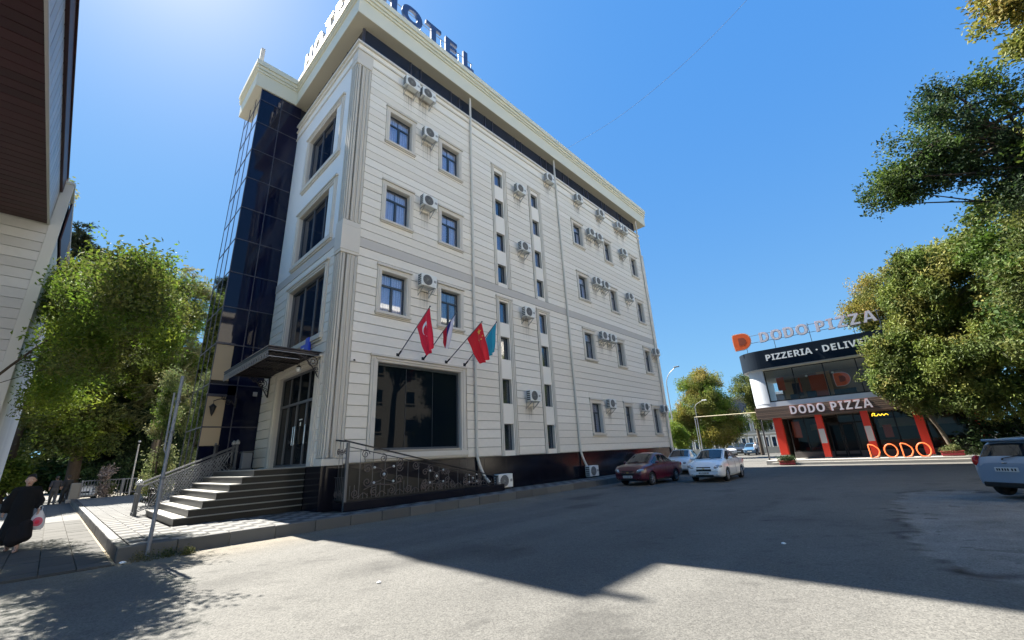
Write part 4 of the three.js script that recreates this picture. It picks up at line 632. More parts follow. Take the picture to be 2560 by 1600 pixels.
{ // standing outline letters
  const t = thing('standing_letters', 'orange neon outline letters DODO standing on the pizzeria terrace', 'sign', [11.6, 0.2, -32.75]), m = std(lin(0.7, 0.12, 0.04), 0.4, { emissive: lin(1, 0.2, 0.05), emissiveIntensity: 0.3 });
  const O = (x) => { const p = []; for (let i = 0; i < 18; i++) { const a = i / 18 * 6.2832; p.push(V(x + 0.36 * Math.cos(a), 0.48 + 0.46 * Math.sin(a), 0)); } return tube(p, 0.038, 48, 8, true); };
  const D = (x) => { const p = [[x, 0.02, 0], [x, 0.35, 0], [x, 0.94, 0], [x + 0.28, 0.9, 0], [x + 0.52, 0.66, 0], [x + 0.56, 0.4, 0], [x + 0.42, 0.12, 0], [x + 0.2, 0.02, 0]].map((q) => V(...q)); return [new THREE.TubeGeometry(new THREE.CatmullRomCurve3(p, true, 'catmullrom', 0.25), 60, 0.038, 8, true)]; };
  mesh('letter', D(0), m, t); mesh('letter', O(1.22), m, t); mesh('letter', D(1.84), m, t); mesh('letter', O(2.98), m, t);
  t.scale.setScalar(0.92);
  mesh('stand', [[0.25], [1.22], [2.1], [2.98]].map(([x]) => rb(x - 0.25, x + 0.25, 0, 0.03, -0.15, 0.15)), M.black, t);
}
// ---------------------------------------------------------------- far background
{ const t = thing('white_building', 'far cream two storey building with arched upper windows', 'building', [-12, 0, -72]), c = std(lin(0.42, 0.385, 0.31), 0.8);
  mesh('wall', bx(-11, 12.5, -0.2, 5.7, -8, 0), c, t); mesh('cornice', [rb(-11.2, 12.7, 5.7, 6.0, -8.2, 0.25), rb(-11.1, 12.6, 2.85, 3.0, -0.1, 0.1)], std(lin(0.68, 0.64, 0.55), 0.7), t); mesh('roof', bx(-10.8, 12.3, 6.0, 6.4, -7.8, -0.2), std(lin(0.3, 0.3, 0.3), 0.8), t);
  for (let i = 0; i < 21; i++) { const x = -10.4 + i * 1.1; const a = new THREE.Shape(); a.moveTo(-0.26, 0).lineTo(-0.26, 1.1).absarc(0, 1.1, 0.26, Math.PI, 0, true).lineTo(0.26, 0).closePath();
    const w = mesh('window', new THREE.ExtrudeGeometry(a, { depth: 0.03, bevelEnabled: false }).translate(x, 3.5, 0.0), M.bandGlass, t); mesh('surround', [rb(x - 0.36, x - 0.27, 3.4, 4.6, 0, 0.08), rb(x + 0.27, x + 0.36, 3.4, 4.6, 0, 0.08), new THREE.TorusGeometry(0.31, 0.045, 4, 10, Math.PI).translate(x, 4.6, 0.04)], M.white, w);
    const w2 = mesh('window', bx(x - 0.28, x + 0.28, 0.9, 2.3, 0, 0.03), M.bandGlass, t); mesh('surround', [rb(x - 0.38, x - 0.29, 0.8, 2.4, 0, 0.08), rb(x + 0.29, x + 0.38, 0.8, 2.4, 0, 0.08), rb(x - 0.4, x + 0.4, 2.4, 2.5, 0, 0.1)], M.white, w2); }
}
{ const t = thing('grey_building', 'dark grey building with a pale roof edge rising behind the cream one', 'building', [-9.5, 0, -92]); mesh('wall', bx(-7, 7, 0, 10.6, -8, 0), std(lin(0.12, 0.12, 0.13), 0.8), t); mesh('roof', rb(-7.4, 7.4, 10.6, 11.1, -8.4, 0.4), std(lin(0.5, 0.5, 0.5), 0.6), t); for (let i = 0; i < 6; i++) mesh('window', bx(-6 + i * 2.1, -4.8 + i * 2.1, 7.4, 9, 0, 0.04), M.bandGlass, t); }
{ const t = thing('street_lamp', 'tall thin street lamp with a bent arm beyond the hotel corner', 'street lamp', [-4.95, -0.16, -40]); mesh('pole', [rod([0, 0, 0], [0, 8.3, 0], 0.09, 0.06), tube([[0, 8.2, 0], [0.05, 8.8, 0], [0.5, 9.6, 0], [1.3, 10.2, 0]], 0.045, 16, 6)], M.steel, t); mesh('lamp_head', rb(1.15, 1.75, 10.18, 10.3, -0.12, 0.12, 0.04), M.ironGrey, t); }
{ const t = thing('street_lamp', 'short pale street lamp in front of the round tree', 'street lamp', [-3.0, -0.16, -42]); mesh('pole', [rod([0, 0, 0], [0, 5.9, 0], 0.05, 0.035), tube([[0, 5.8, 0], [0.2, 6.1, 0], [1.0, 6.45, 0]], 0.03, 10, 6)], std(lin(0.25, 0.25, 0.25), 0.6), t); mesh('lamp_head', rb(0.85, 1.35, 6.4, 6.5, -0.1, 0.1, 0.03), M.white, t); }
{ const t = thing('overhead_pipe', 'thin pale overhead gas pipe on posts crossing in front of the round tree', 'pipe', [-2.5, 4.45, -40]); mesh('pipe', rod([0, 0, 0], [6.2, -0.1, 0], 0.045), std(lin(0.45, 0.39, 0.24), 0.6), t); mesh('post', [rod([0, -4.6, 0], [0, 0.05, 0], 0.035), rod([6.2, -4.6, 0], [6.2, 0, 0], 0.035)], M.steel, t); }
{ const t = thing('overhead_wire', 'single thin wire sagging across the sky to the right of the hotel', 'wire', [0.3, 23.3, -16]); mesh('wire', tube([[0, 0, 0], [6, -1.5, 1.5], [12, -1.6, 3], [20, 0.6, 5], [32, 6, 8]], 0.012, 40, 4), std(lin(0.2, 0.27, 0.4), 0.8), t); }
{ const t = thing('unseen_opposite_building', 'tall white building out of view, placed to bounce sunlight onto the shaded hotel wall', 'building', [31.5, -0.16, -8]), c = std(lin(0.78, 0.72, 0.62), 0.8);  // out of view; stands here to bounce sunlight onto the shaded hotel wall
  mesh('wall', bx(0.3, 10, 0, 20.5, -38, 27), c, t); mesh('cornice', rb(-0.3, 10.3, 20.5, 21.1, -38.3, 27.3), c, t);
  for (let f = 0; f < 5; f++) for (let i = 0; i < 14; i++) { const z = -34.5 + i * 4.6, w = mesh('window', bx(0.26, 0.32, 1.6 + f * 3.5, 3.1 + f * 3.5, z - 0.6, z + 0.6), M.bandGlass, t); mesh('sill', bx(0.1, 0.3, 1.45 + f * 3.5, 1.58 + f * 3.5, z - 0.7, z + 0.7), c, w); } }

// ---------------------------------------------------------------- vehicles
const CSG = new Evaluator(); CSG.attributes = ['position', 'normal']; CSG.useGroups = false;
const carMat = { glass: phy(lin(0.012, 0.016, 0.018), 0.03, { ior: 1.6 }), lamp: phy(lin(0.34, 0.36, 0.38), 0.05, { ior: 1.6, metalness: 0.5 }), red: phy(lin(0.5, 0.015, 0.012), 0.1), amber: phy(lin(0.6, 0.2, 0.03), 0.2), rim: std(lin(0.45, 0.45, 0.47), 0.3, { metalness: 0.8 }), plate: std(lin(0.62, 0.62, 0.6), 0.5), gold: std(lin(0.6, 0.42, 0.12), 0.3, { metalness: 0.8 }) };
const SEDAN = { L: 4.35, wheel: 0.31, wb: 2.52, st: [[-2.18, 0.42, 0.76, 0.66, 0.8, 0.55], [-2.12, 0.3, 0.94, 0.78, 0.97, 0.64], [-1.75, 0.24, 1.0, 0.835, 1.03, 0.69], [-1.32, 0.21, 0.99, 0.855, 1.06, 0.69], [-0.66, 0.2, 0.97, 0.86, 1.43, 0.57], [-0.1, 0.19, 0.96, 0.86, 1.5, 0.58], [0.35, 0.19, 0.97, 0.86, 1.475, 0.59], [1.26, 0.19, 0.96, 0.855, 1.02, 0.72], [1.75, 0.21, 0.92, 0.84, 0.975, 0.68], [2.0, 0.25, 0.83, 0.8, 0.88, 0.62], [2.12, 0.3, 0.7, 0.74, 0.74, 0.56], [2.17, 0.36, 0.58, 0.64, 0.61, 0.48]], ws: [5, 6, 7], rear: [3, 4], side: [-1.05, 1.02] };
const HATCH = { L: 3.64, wheel: 0.29, wb: 2.38, st: [[-1.82, 0.38, 0.82, 0.68, 0.86, 0.57], [-1.77, 0.28, 0.94, 0.77, 1.0, 0.64], [-1.5, 0.24, 0.97, 0.8, 1.4, 0.56], [-1.25, 0.22, 0.97, 0.8, 1.5, 0.57], [-0.3, 0.2, 0.95, 0.8, 1.54, 0.58], [0.3, 0.2, 0.93, 0.8, 1.46, 0.57], [1.0, 0.2, 0.9, 0.79, 0.98, 0.66], [1.45, 0.23, 0.82, 0.75, 0.88, 0.6], [1.72, 0.28, 0.7, 0.68, 0.75, 0.5], [1.8, 0.34, 0.58, 0.6, 0.62, 0.44]], ws: [4, 5, 6], rear: [1, 2], side: [-1.35, 0.85] };
function carStation(D, z) { const s = D.st; let i = 0; while (i < s.length - 2 && z > s[i + 1][0]) i++; const k = Math.min(1, Math.max(0, (z - s[i][0]) / (s[i + 1][0] - s[i][0]))); return s[i].map((v, j) => v + (s[i + 1][j] - v) * k); }
function section(p) { const [z, yb, ys, w, yr, wr] = p; return [[0, yb], [w * 0.8, yb], [w * 0.95, yb + 0.05], [w * 0.985, yb + 0.16], [w, (yb + ys) * 0.5 + 0.05], [w * 0.985, ys - 0.1], [w * 0.945, ys], [wr, yr - 0.055], [wr * 0.88, yr - 0.01], [wr * 0.5, yr + 0.012], [0, yr + 0.018]].map(([x, y]) => [x, y, z]); }
function carBody(D) {
  const rows = [], zs = []; for (let i = 0; i < D.st.length - 1; i++) for (let k = 0; k < 4; k++) zs.push(D.st[i][0] + (D.st[i + 1][0] - D.st[i][0]) * k / 4); zs.push(D.st[D.st.length - 1][0]);
  for (const z of zs) { const h = section(carStation(D, z)); rows.push([...h, ...h.slice(1, -1).reverse().map(([x, y, q]) => [-x, y, q])]); }
  const n = rows[0].length, P = [], I = []; rows.forEach((r) => r.forEach((p) => P.push(...p)));
  for (let i = 0; i < rows.length - 1; i++) for (let j = 0; j < n; j++) { const a = i * n + j, b = i * n + (j + 1) % n; I.push(a, b, a + n, b, b + n, a + n); }
  for (const [r, f] of [[0, 1], [rows.length - 1, 0]]) { const c = P.length / 3, m = rows[r]; P.push(0, (m[0][1] + m[10][1]) / 2, m[0][2]); for (let j = 0; j < n; j++) { const a = r * n + j, b = r * n + (j + 1) % n; f ? I.push(c, b, a) : I.push(c, a, b); } }
  const g = new THREE.BufferGeometry(); g.setAttribute('position', new THREE.Float32BufferAttribute(P, 3)); g.setIndex(I); g.computeVertexNormals();
  let b = new Brush(g); b.updateMatrixWorld();
  for (const s of [1, -1]) for (const q of [1, -1]) { const c = new Brush(new THREE.CylinderGeometry(D.wheel + 0.055, D.wheel + 0.055, 0.34, 26).rotateZ(Math.PI / 2).translate(s * 0.8, D.wheel, q * D.wb / 2)); c.updateMatrixWorld(); b = CSG.evaluate(b, c, SUBTRACTION); b.updateMatrixWorld(); }
  return b.geometry;
}
function patch(f, nu, nv) { const P = [], I = []; for (let j = 0; j <= nv; j++) for (let i = 0; i <= nu; i++) { P.push(...f(i / nu, j / nv)); if (i < nu && j < nv) { const a = j * (nu + 1) + i; I.push(a, a + 1, a + nu + 1, a + 1, a + nu + 2, a + nu + 1); } } const g = new THREE.BufferGeometry(); g.setAttribute('position', new THREE.Float32BufferAttribute(P, 3)); g.setIndex(I); g.computeVertexNormals(); return g; }
const bodies = {};
function makeCar(name, label, D, paint, detail = true, grp) {
  const t = thing(name, label, 'car', [0, 0, 0], 0, grp), key = D.L;
  mesh('body', bodies[key] ??= carBody(D), paint, t);
  const S = (z) => section(carStation(D, z)), front = D.st[D.st.length - 1][0], back = D.st[0][0];
  // windscreen and rear window over the ruled strips between stations
  const screen = (z0, z1, lift) => patch((u, v) => { const s = S(z0 + (z1 - z0) * v), x = (u * 2 - 1) * 0.93, a = Math.abs(x), q = [[0, s[10]], [0.5, s[9]], [0.88, s[8]], [1, s[7]]]; let i = 0; while (a > q[i + 1][0]) i++; const k = (a - q[i][0]) / (q[i + 1][0] - q[i][0]); return [Math.sign(x) * (q[i][1][0] + (q[i + 1][1][0] - q[i][1][0]) * k), q[i][1][1] + (q[i + 1][1][1] - q[i][1][1]) * k + lift * 0.7, s[0][2] + lift * Math.sign(z1 - z0)]; }, 14, 8);
  const w0 = D.st[D.ws[2]][0], w1 = D.st[D.ws[1]][0], r0 = D.st[D.rear[0]][0], r1 = D.st[D.rear[1]][0];
  mesh('windscreen', screen(w0 - (w0 - w1) * 0.06, w1 + (w0 - w1) * 0.06, 0.008).translate(0, 0, 0.012), carMat.glass, t);
  mesh('rear_window', screen(r0 + (r1 - r0) * 0.1, r1 - (r1 - r0) * 0.1, 0.008).translate(0, 0, -0.012), carMat.glass, t);
  for (const s of [1, -1]) for (const [a, b] of [[D.side[0], -0.2], [-0.12, D.side[1]]]) mesh('side_window', patch((u, v) => { const z = a + (b - a) * u, q = S(z), lo = 0.12, hi = 0.9, k = lo + (hi - lo) * v; return [s * (q[6][0] + (q[7][0] - q[6][0]) * k + 0.008), q[6][1] + (q[7][1] - q[6][1]) * k + 0.003, z]; }, 8, 3), carMat.glass, t);
  const tyreG = new THREE.LatheGeometry([[0.2, -0.09], [0.27, -0.1], [0.3, -0.085], [0.31, -0.05], [0.31, 0.05], [0.3, 0.085], [0.27, 0.1], [0.2, 0.09]].map(([r, y]) => new THREE.Vector2(r * D.wheel / 0.31, y)), 28).rotateZ(Math.PI / 2), rimS = [];
  rimS.push(new THREE.CylinderGeometry(0.2, 0.2, 0.1, 24).rotateZ(Math.PI / 2).translate(0.0, 0, 0));
  for (const s of [1, -1]) for (const q of [1, -1]) {
    const w = group('wheel', t, s * (carStation(D, q * D.wb / 2)[3] - 0.115), D.wheel, q * D.wb / 2); mesh('tyre', tyreG, M.rubber, w); mesh('hub', rimS[0].clone().scale(0.4, 0.99, 0.99), M.black, w);
    const sp = [new THREE.TorusGeometry(0.195, 0.014, 6, 28).rotateY(Math.PI / 2).translate(s * 0.07, 0, 0), ball(s * 0.075, 0, 0, 0.04, 8)]; for (let i = 0; i < 7; i++) { const a = i * 2 * Math.PI / 7; sp.push(bar([s * 0.075, 0.03 * Math.sin(a), 0.03 * Math.cos(a)], [s * 0.065, 0.195 * Math.sin(a), 0.195 * Math.cos(a)], 0.035, 0.03)); } mesh('rim', sp, carMat.rim, w);
  }
  if (!detail) { for (const s of [1, -1]) mesh('headlight', new THREE.SphereGeometry(1, 12, 8).scale(0.15, 0.09, 0.12).translate(s * 0.55, 0.68, front - 0.12), carMat.lamp, t); mesh('grille', rb(-0.35, 0.35, 0.5, 0.62, front - 0.06, front + 0.005), M.black, t); mesh('number_plate', rb(-0.25, 0.25, 0.4, 0.5, front - 0.02, front + 0.02), carMat.plate, t); return t; }
  for (const s of [1, -1]) {
    const q = S(front - 0.12); mesh('headlight', [new THREE.SphereGeometry(1, 20, 12).scale(0.21, 0.1, 0.12).rotateY(s * 0.5).rotateZ(s * 0.3).translate(s * (q[4][0] - 0.14), 0.69, front - 0.15)], carMat.lamp, t);
    mesh('headlight_bulb', [ball(s * (q[4][0] - 0.2), 0.69, front - 0.045, 0.05, 10), ball(s * (q[4][0] - 0.08), 0.72, front - 0.09, 0.035, 8)], M.chrome, t);
    mesh('fog_lamp', new THREE.CylinderGeometry(0.05, 0.05, 0.04, 14).rotateX(Math.PI / 2).translate(s * 0.56, 0.4, front - 0.03), carMat.lamp, t);
    const r = S(back + 0.1); mesh('tail_light', [new THREE.SphereGeometry(1, 16, 10).scale(0.085, D === HATCH ? 0.15 : 0.11, 0.14).translate(s * (r[5][0] - 0.062), D === HATCH ? 0.93 : 0.84, back + 0.1)], carMat.red, t); mesh('reversing_light', ball(s * (r[5][0] - 0.08), D === HATCH ? 0.72 : 0.68, back + 0.07, 0.055, 10), carMat.lamp, t);
    const m = S(0.82); mesh('wing_mirror', [new THREE.SphereGeometry(1, 14, 10).scale(0.1, 0.075, 0.07).translate(s * (m[6][0] + 0.12), m[6][1] + 0.08, 0.8), bar([s * m[6][0] * 0.97, m[6][1], 0.82], [s * (m[6][0] + 0.1), m[6][1] + 0.05, 0.8], 0.03)], paint, t);
    const hg = []; for (const z of [-0.45, 0.5]) { const c = S(z); hg.push(rb(c[5][0] - 0.01, c[5][0] + 0.02, c[5][1] - 0.03, c[5][1], z - 0.38, z - 0.24, 0.008).scale(s, 1, 1)); } mesh('door_handle', hg, paint, t);
    const sg = []; for (const z of [-0.16, 0.98, -1.0]) for (let i = 3; i < 6; i++) { const c = S(z), A = c[i], B = c[i + 1]; sg.push(bar([s * (A[0] + 0.001), A[1], z], [s * (B[0] + 0.001), B[1], z], 0.008)); } mesh('door_seam', sg, M.black, t);
    mesh('sill_trim', bar([s * 0.8, 0.21, -0.8], [s * 0.8, 0.21, 0.8], 0.05, 0.06), M.black, t);
  }
  mesh('upper_grille', [rb(-0.33, 0.33, 0.64, 0.7, front - 0.1, front - 0.01, 0.015)], M.black, t); mesh('lower_grille', [rb(-0.36, 0.36, 0.5, 0.6, front - 0.08, front + 0.012, 0.03), rb(-0.42, 0.42, 0.27, 0.36, front - 0.1, front - 0.01, 0.02)], M.black, t);
  mesh('front_badge', [rb(-0.07, 0.07, 0.605, 0.635, front - 0.02, front + 0.015, 0.006), rb(-0.035, 0.035, 0.595, 0.645, front - 0.02, front + 0.012, 0.006)], carMat.gold, t); mesh('grille_bar', [rb(-0.38, 0.38, 0.6, 0.615, front - 0.05, front + 0.006, 0.004)], M.chrome, t);
  const pl = (z, y, d) => { const p = mesh('number_plate', rb(-0.26, 0.26, y - 0.055, y + 0.055, z - 0.012, z + 0.012, 0.006), carMat.plate, t); mesh('plate_mark', [-0.2, -0.13, -0.04, 0.02, 0.08, 0.15, 0.2].map((x) => bx(x - 0.018, x + 0.018, y - 0.03, y + 0.03, z + d * 0.012, z + d * 0.0145)), M.black, p); };
  pl(front + 0.022, 0.43, 1); pl(back - 0.02, D === HATCH ? 0.72 : 0.7, -1);
  if (D === HATCH) { mesh('wiper', [bar([0.02, 1.0, back + 0.0], [-0.35, 1.08, back + 0.07], 0.02), bar([0.02, 1.0, back + 0.0], [0.02, 0.96, back - 0.01], 0.03)], M.black, t); mesh('spoiler', rb(-0.52, 0.52, 1.44, 1.5, -1.62, -1.36, 0.02), paint, t); mesh('rear_valance', rb(-0.66, 0.66, 0.26, 0.4, back - 0.02, back + 0.2, 0.04), M.black, t); mesh('rear_badge', rb(-0.06, 0.06, 0.87, 0.9, back - 0.02, back + 0.01, 0.005), M.chrome, t); }
  else mesh('wiper', [bar([-0.45, 1.04, 1.27], [0.1, 1.12, 1.15], 0.014), bar([0.1, 1.04, 1.27], [0.6, 1.11, 1.15], 0.014)], M.black, t);
  mesh('aerial', rod([0.1, (D === HATCH ? 1.5 : 1.44), -0.75], [0.1, 1.72, -1.05], 0.008), M.black, t);
  return t;
}
const paint = (c, o = {}) => phy(c, 0.28, { clearcoat: 1, clearcoatRoughness: 0.05, ...o }), GY = -0.12, deg = Math.PI / 180;
{ const c = makeCar('parked_car', 'dark red sedan parked beside the hotel plinth', SEDAN, paint(lin(0.075, 0.004, 0.016))); c.position.set(3.78, GY, -15.4); c.rotation.y = -3 * deg; c.scale.setScalar(0.98); }
{ const c = makeCar('parked_car', 'white sedan facing the camera to the right of the dark red one', SEDAN, paint(lin(0.82, 0.83, 0.84))); c.position.set(6.35, GY, -17.85); c.rotation.y = 2 * deg; }
{ const c = makeCar('parked_car', 'blue grey hatchback cut off by the right edge, seen from behind', HATCH, paint(lin(0.26, 0.34, 0.44), { metalness: 0.2 })); c.position.set(17.1, GY, -12.75); c.rotation.y = 138 * deg; }
{ const w = makeCar('parked_car', 'pale car half hidden behind the white sedan, beside the hotel end', SEDAN, paint(lin(0.6, 0.63, 0.66)), false); w.position.set(2.3, GY, -23.6); w.rotation.y = 8 * deg;
  const mk = (label, c, x, z, r, D = SEDAN, s = 1) => { const q = makeCar('parked_car', label, D, paint(c), false); q.position.set(x, GY, z); q.rotation.y = r * deg; q.scale.set(s, s, s); };
  mk('silver far car left of the black one in front of the cream building', lin(0.5, 0.5, 0.5), -7.6, -66, 20); mk('black far car in front of the cream building', lin(0.02, 0.02, 0.02), -6.3, -66.5, 10, HATCH, 1.15); mk('small blue far car right of the black one', lin(0.06, 0.13, 0.22), -4.0, -64, 5, HATCH, 1.1);
  mk('white far car seen between the pizzeria poles', lin(0.7, 0.7, 0.7), -3.6, -76, 60);
  mk('white car behind the blue grey hatchback at the right edge', lin(0.7, 0.7, 0.7), 20.4, -22.5, 100, HATCH, 1.12); mk('white far car shining beyond the left fence', lin(0.75, 0.75, 0.75), -33.0, 4.3, 90, SEDAN, 1.05); }

// ---------------------------------------------------------------- people
function sdfGeo(bones, cell = 0.014, k = 0.03) {
  const lo = V(9, 9, 9), hi = V(-9, -9, -9);
  for (const [a, b, ra, rbb] of bones) for (const [p, r] of [[a, ra], [b, rbb]]) { lo.min(V(p[0] - r, p[1] - r, p[2] - r)); hi.max(V(p[0] + r, p[1] + r, p[2] + r)); }
  const pad = 0.05; lo.addScalar(-pad); hi.addScalar(pad); const size = hi.clone().sub(lo), n = Math.min(150, Math.max(20, Math.ceil(Math.max(size.x, size.y, size.z) / cell)));
  const mc = new MarchingCubes(n, new THREE.MeshStandardMaterial(), false, false, 160000); mc.isolation = 0; const h = n / 2;
  for (let z = 0; z < n; z++) for (let y = 0; y < n; y++) for (let x = 0; x < n; x++) {
    const px = lo.x + ((x - h) / h + 1) / 2 * size.x, py = lo.y + ((y - h) / h + 1) / 2 * size.y, pz = lo.z + ((z - h) / h + 1) / 2 * size.z; let d = 9;
    for (const [a, b, ra, rbb] of bones) {
      const bx_ = b[0] - a[0], by = b[1] - a[1], bz = b[2] - a[2], qx = px - a[0], qy = py - a[1], qz = pz - a[2], L = bx_ * bx_ + by * by + bz * bz, t = L ? Math.min(1, Math.max(0, (qx * bx_ + qy * by + qz * bz) / L)) : 0;
      const e = Math.hypot(qx - t * bx_, qy - t * by, qz - t * bz) - (ra + (rbb - ra) * t), m = Math.max(0, k - Math.abs(d - e)) / k; d = Math.min(d, e) - m * m * k * 0.25;
    }
    mc.field[z * n * n + y * n + x] = -d;
  }
  mc.update(); const c = mc.count, P = new Float32Array(c * 3), Q = new Float32Array(c * 3);
  for (let i = 0; i < c; i++) { P[i * 3] = lo.x + (mc.positionArray[i * 3] + 1) / 2 * size.x; P[i * 3 + 1] = lo.y + (mc.positionArray[i * 3 + 1] + 1) / 2 * size.y; P[i * 3 + 2] = lo.z + (mc.positionArray[i * 3 + 2] + 1) / 2 * size.z; }
  const g = new THREE.BufferGeometry(); g.setAttribute('position', new THREE.BufferAttribute(P, 3));
  for (let i = 0; i < c; i++) { const nx = mc.normalArray[i * 3] / size.x, ny = mc.normalArray[i * 3 + 1] / size.y, nz = mc.normalArray[i * 3 + 2] / size.z, l = Math.hypot(nx, ny, nz) || 1; Q[i * 3] = nx / l; Q[i * 3 + 1] = ny / l; Q[i * 3 + 2] = nz / l; }
  g.setAttribute('normal', new THREE.BufferAttribute(Q, 3)); return g;
}
function handBones(w, dir, side) { // five separate curled fingers on a palm
  const d = V(...dir).normalize(), o = V(side, 0, 0), f = V(0, 0, 1), B = [], p = V(...w), at = (a, b, c) => p.clone().addScaledVector(d, a).addScaledVector(f, b).addScaledVector(o, c).toArray();
  B.push([at(0, 0, 0), at(0.045, 0, 0), 0.024, 0.027], [at(0.05, 0.025, 0), at(0.05, -0.028, 0), 0.017, 0.017]);
  [[0.03, 0.075], [0.011, 0.085], [-0.009, 0.08], [-0.027, 0.062]].forEach(([q, l]) => { B.push([at(0.05, q, 0), at(0.05 + l * 0.5, q, 0.004), 0.0095, 0.009], [at(0.05 + l * 0.5, q, 0.004), at(0.05 + l * 0.82, q, -0.022), 0.009, 0.0075]); });
  B.push([at(0.015, 0.02, 0), at(0.045, 0.05, -0.005), 0.0115, 0.01], [at(0.045, 0.05, -0.005), at(0.075, 0.05, -0.022), 0.01, 0.008]); return B;
}
function person(label, pos, ry, o) {
  const t = thing('person', label, 'person', pos, ry), J = o.joints, skin = std(lin(0.5, 0.3, 0.215), 0.6), c = o.cell || 0.016;
  const limb = (s) => [[J[s + 'sh'], J[s + 'el'], 0.05, 0.04], [J[s + 'el'], J[s + 'wr'], 0.039, 0.026]], leg = (s) => [[J[s + 'hip'], J[s + 'kn'], 0.085, 0.055], [J[s + 'kn'], J[s + 'an'], 0.053, 0.036], [J[s + 'an'], [J[s + 'an'][0], J[s + 'an'][1] - 0.05, J[s + 'an'][2] + 0.13], 0.038, 0.028]];
  const H = J.head, torso = [[[0, 0.95, J.lean * 0.2], [0, 1.12, J.lean * 0.5], 0.135, 0.12], [[0, 1.12, J.lean * 0.5], [0, 1.34, J.lean * 0.9], 0.12, 0.135], [[-0.13, 1.4, J.lean], [0.13, 1.4, J.lean], 0.06, 0.06], [[0, 1.4, J.lean], [0, 1.52, J.lean + 0.015], 0.055, 0.05]];
  const head = [[[H[0], H[1] + 0.03, H[2] - 0.01], [H[0], H[1] + 0.035, H[2] + 0.005], 0.087, 0.08], [[H[0], H[1] - 0.05, H[2] + 0.035], [H[0], H[1] - 0.02, H[2] + 0.03], 0.055, 0.066], [[H[0], H[1] - 0.005, H[2] + 0.09], [H[0], H[1] - 0.03, H[2] + 0.105], 0.009, 0.014], [[H[0] - 0.085, H[1] - 0.01, H[2]], [H[0] - 0.088, H[1] + 0.02, H[2] - 0.005], 0.014, 0.014], [[H[0] + 0.085, H[1] - 0.01, H[2]], [H[0] + 0.088, H[1] + 0.02, H[2] - 0.005], 0.014, 0.014]];
  const parts = [sdfGeo([...torso, ...limb('l'), ...limb('r'), ...leg('l'), ...leg('r'), [J.lsh, [0.08, 1.4, J.lean], 0.055, 0.06], [J.rsh, [-0.08, 1.4, J.lean], 0.055, 0.06], ...head.slice(0, 2)], c, 0.05)];
  if (!o.far) parts.push(sdfGeo(head, 0.005, 0.018), sdfGeo(handBones(J.lwr, V(...J.lwr).sub(V(...J.lel)).toArray(), 1), 0.0042, 0.008), sdfGeo(handBones(J.rwr, V(...J.rwr).sub(V(...J.rel)).toArray(), -1), 0.0042, 0.008));
  mesh('body', parts, skin, t);
  mesh('hair', sdfGeo([[[H[0], H[1] + 0.058, H[2] - 0.038], [H[0], H[1] + 0.066, H[2] - 0.03], 0.09, 0.088], [[H[0], H[1] + 0.0, H[2] - 0.06], [H[0], H[1] - 0.04, H[2] - 0.06], 0.075, 0.06], ...(o.bun ? [[[H[0] + 0.02, H[1] + 0.13, H[2] - 0.06], [H[0], H[1] + 0.1, H[2] - 0.07], 0.05, 0.05]] : [])], 0.01, 0.03), std(lin(0.018, 0.013, 0.01), 0.6), t);
  if (!o.far) { mesh('eye', [-1, 1].map((s) => ball(H[0] + s * 0.032, H[1] + 0.012, H[2] + 0.082, 0.011, 8)), M.white, t); mesh('pupil', [-1, 1].map((s) => ball(H[0] + s * 0.032, H[1] + 0.012, H[2] + 0.089, 0.006, 6)), M.black, t); mesh('eyebrow', [-1, 1].map((s) => rod([H[0] + s * 0.016, H[1] + 0.038, H[2] + 0.085], [H[0] + s * 0.05, H[1] + 0.036, H[2] + 0.076], 0.004)), M.black, t); mesh('mouth', rod([H[0] - 0.024, H[1] - 0.055, H[2] + 0.09], [H[0] + 0.024, H[1] - 0.055, H[2] + 0.09], 0.007), std(lin(0.3, 0.08, 0.07), 0.6), t); }
  for (const [n, bones, mat] of o.clothes(J)) mesh(n, sdfGeo(bones, c, 0.06), mat, t);
  mesh('shoe', ['l', 'r'].map((s) => sdfGeo([[[J[s + 'an'][0], J[s + 'an'][1] - 0.055, J[s + 'an'][2] - 0.02], [J[s + 'an'][0], J[s + 'an'][1] - 0.06, J[s + 'an'][2] + 0.14], 0.05, 0.038]], 0.012, 0.02)), o.shoe || M.black, t);
  return t;
}
const clothBlack = std(lin(0.004, 0.004, 0.005), 0.95), pattern = std(0xffffff, 0.9, { map: dataTex(128, 128, (x, y) => { const v = N2(x / 6, y / 6, 21) ; return v > 0.68 ? [0.45, 0.3, 0.3] : v < 0.25 ? [0.12, 0.05, 0.07] : [0.05, 0.04, 0.05]; }, true) });
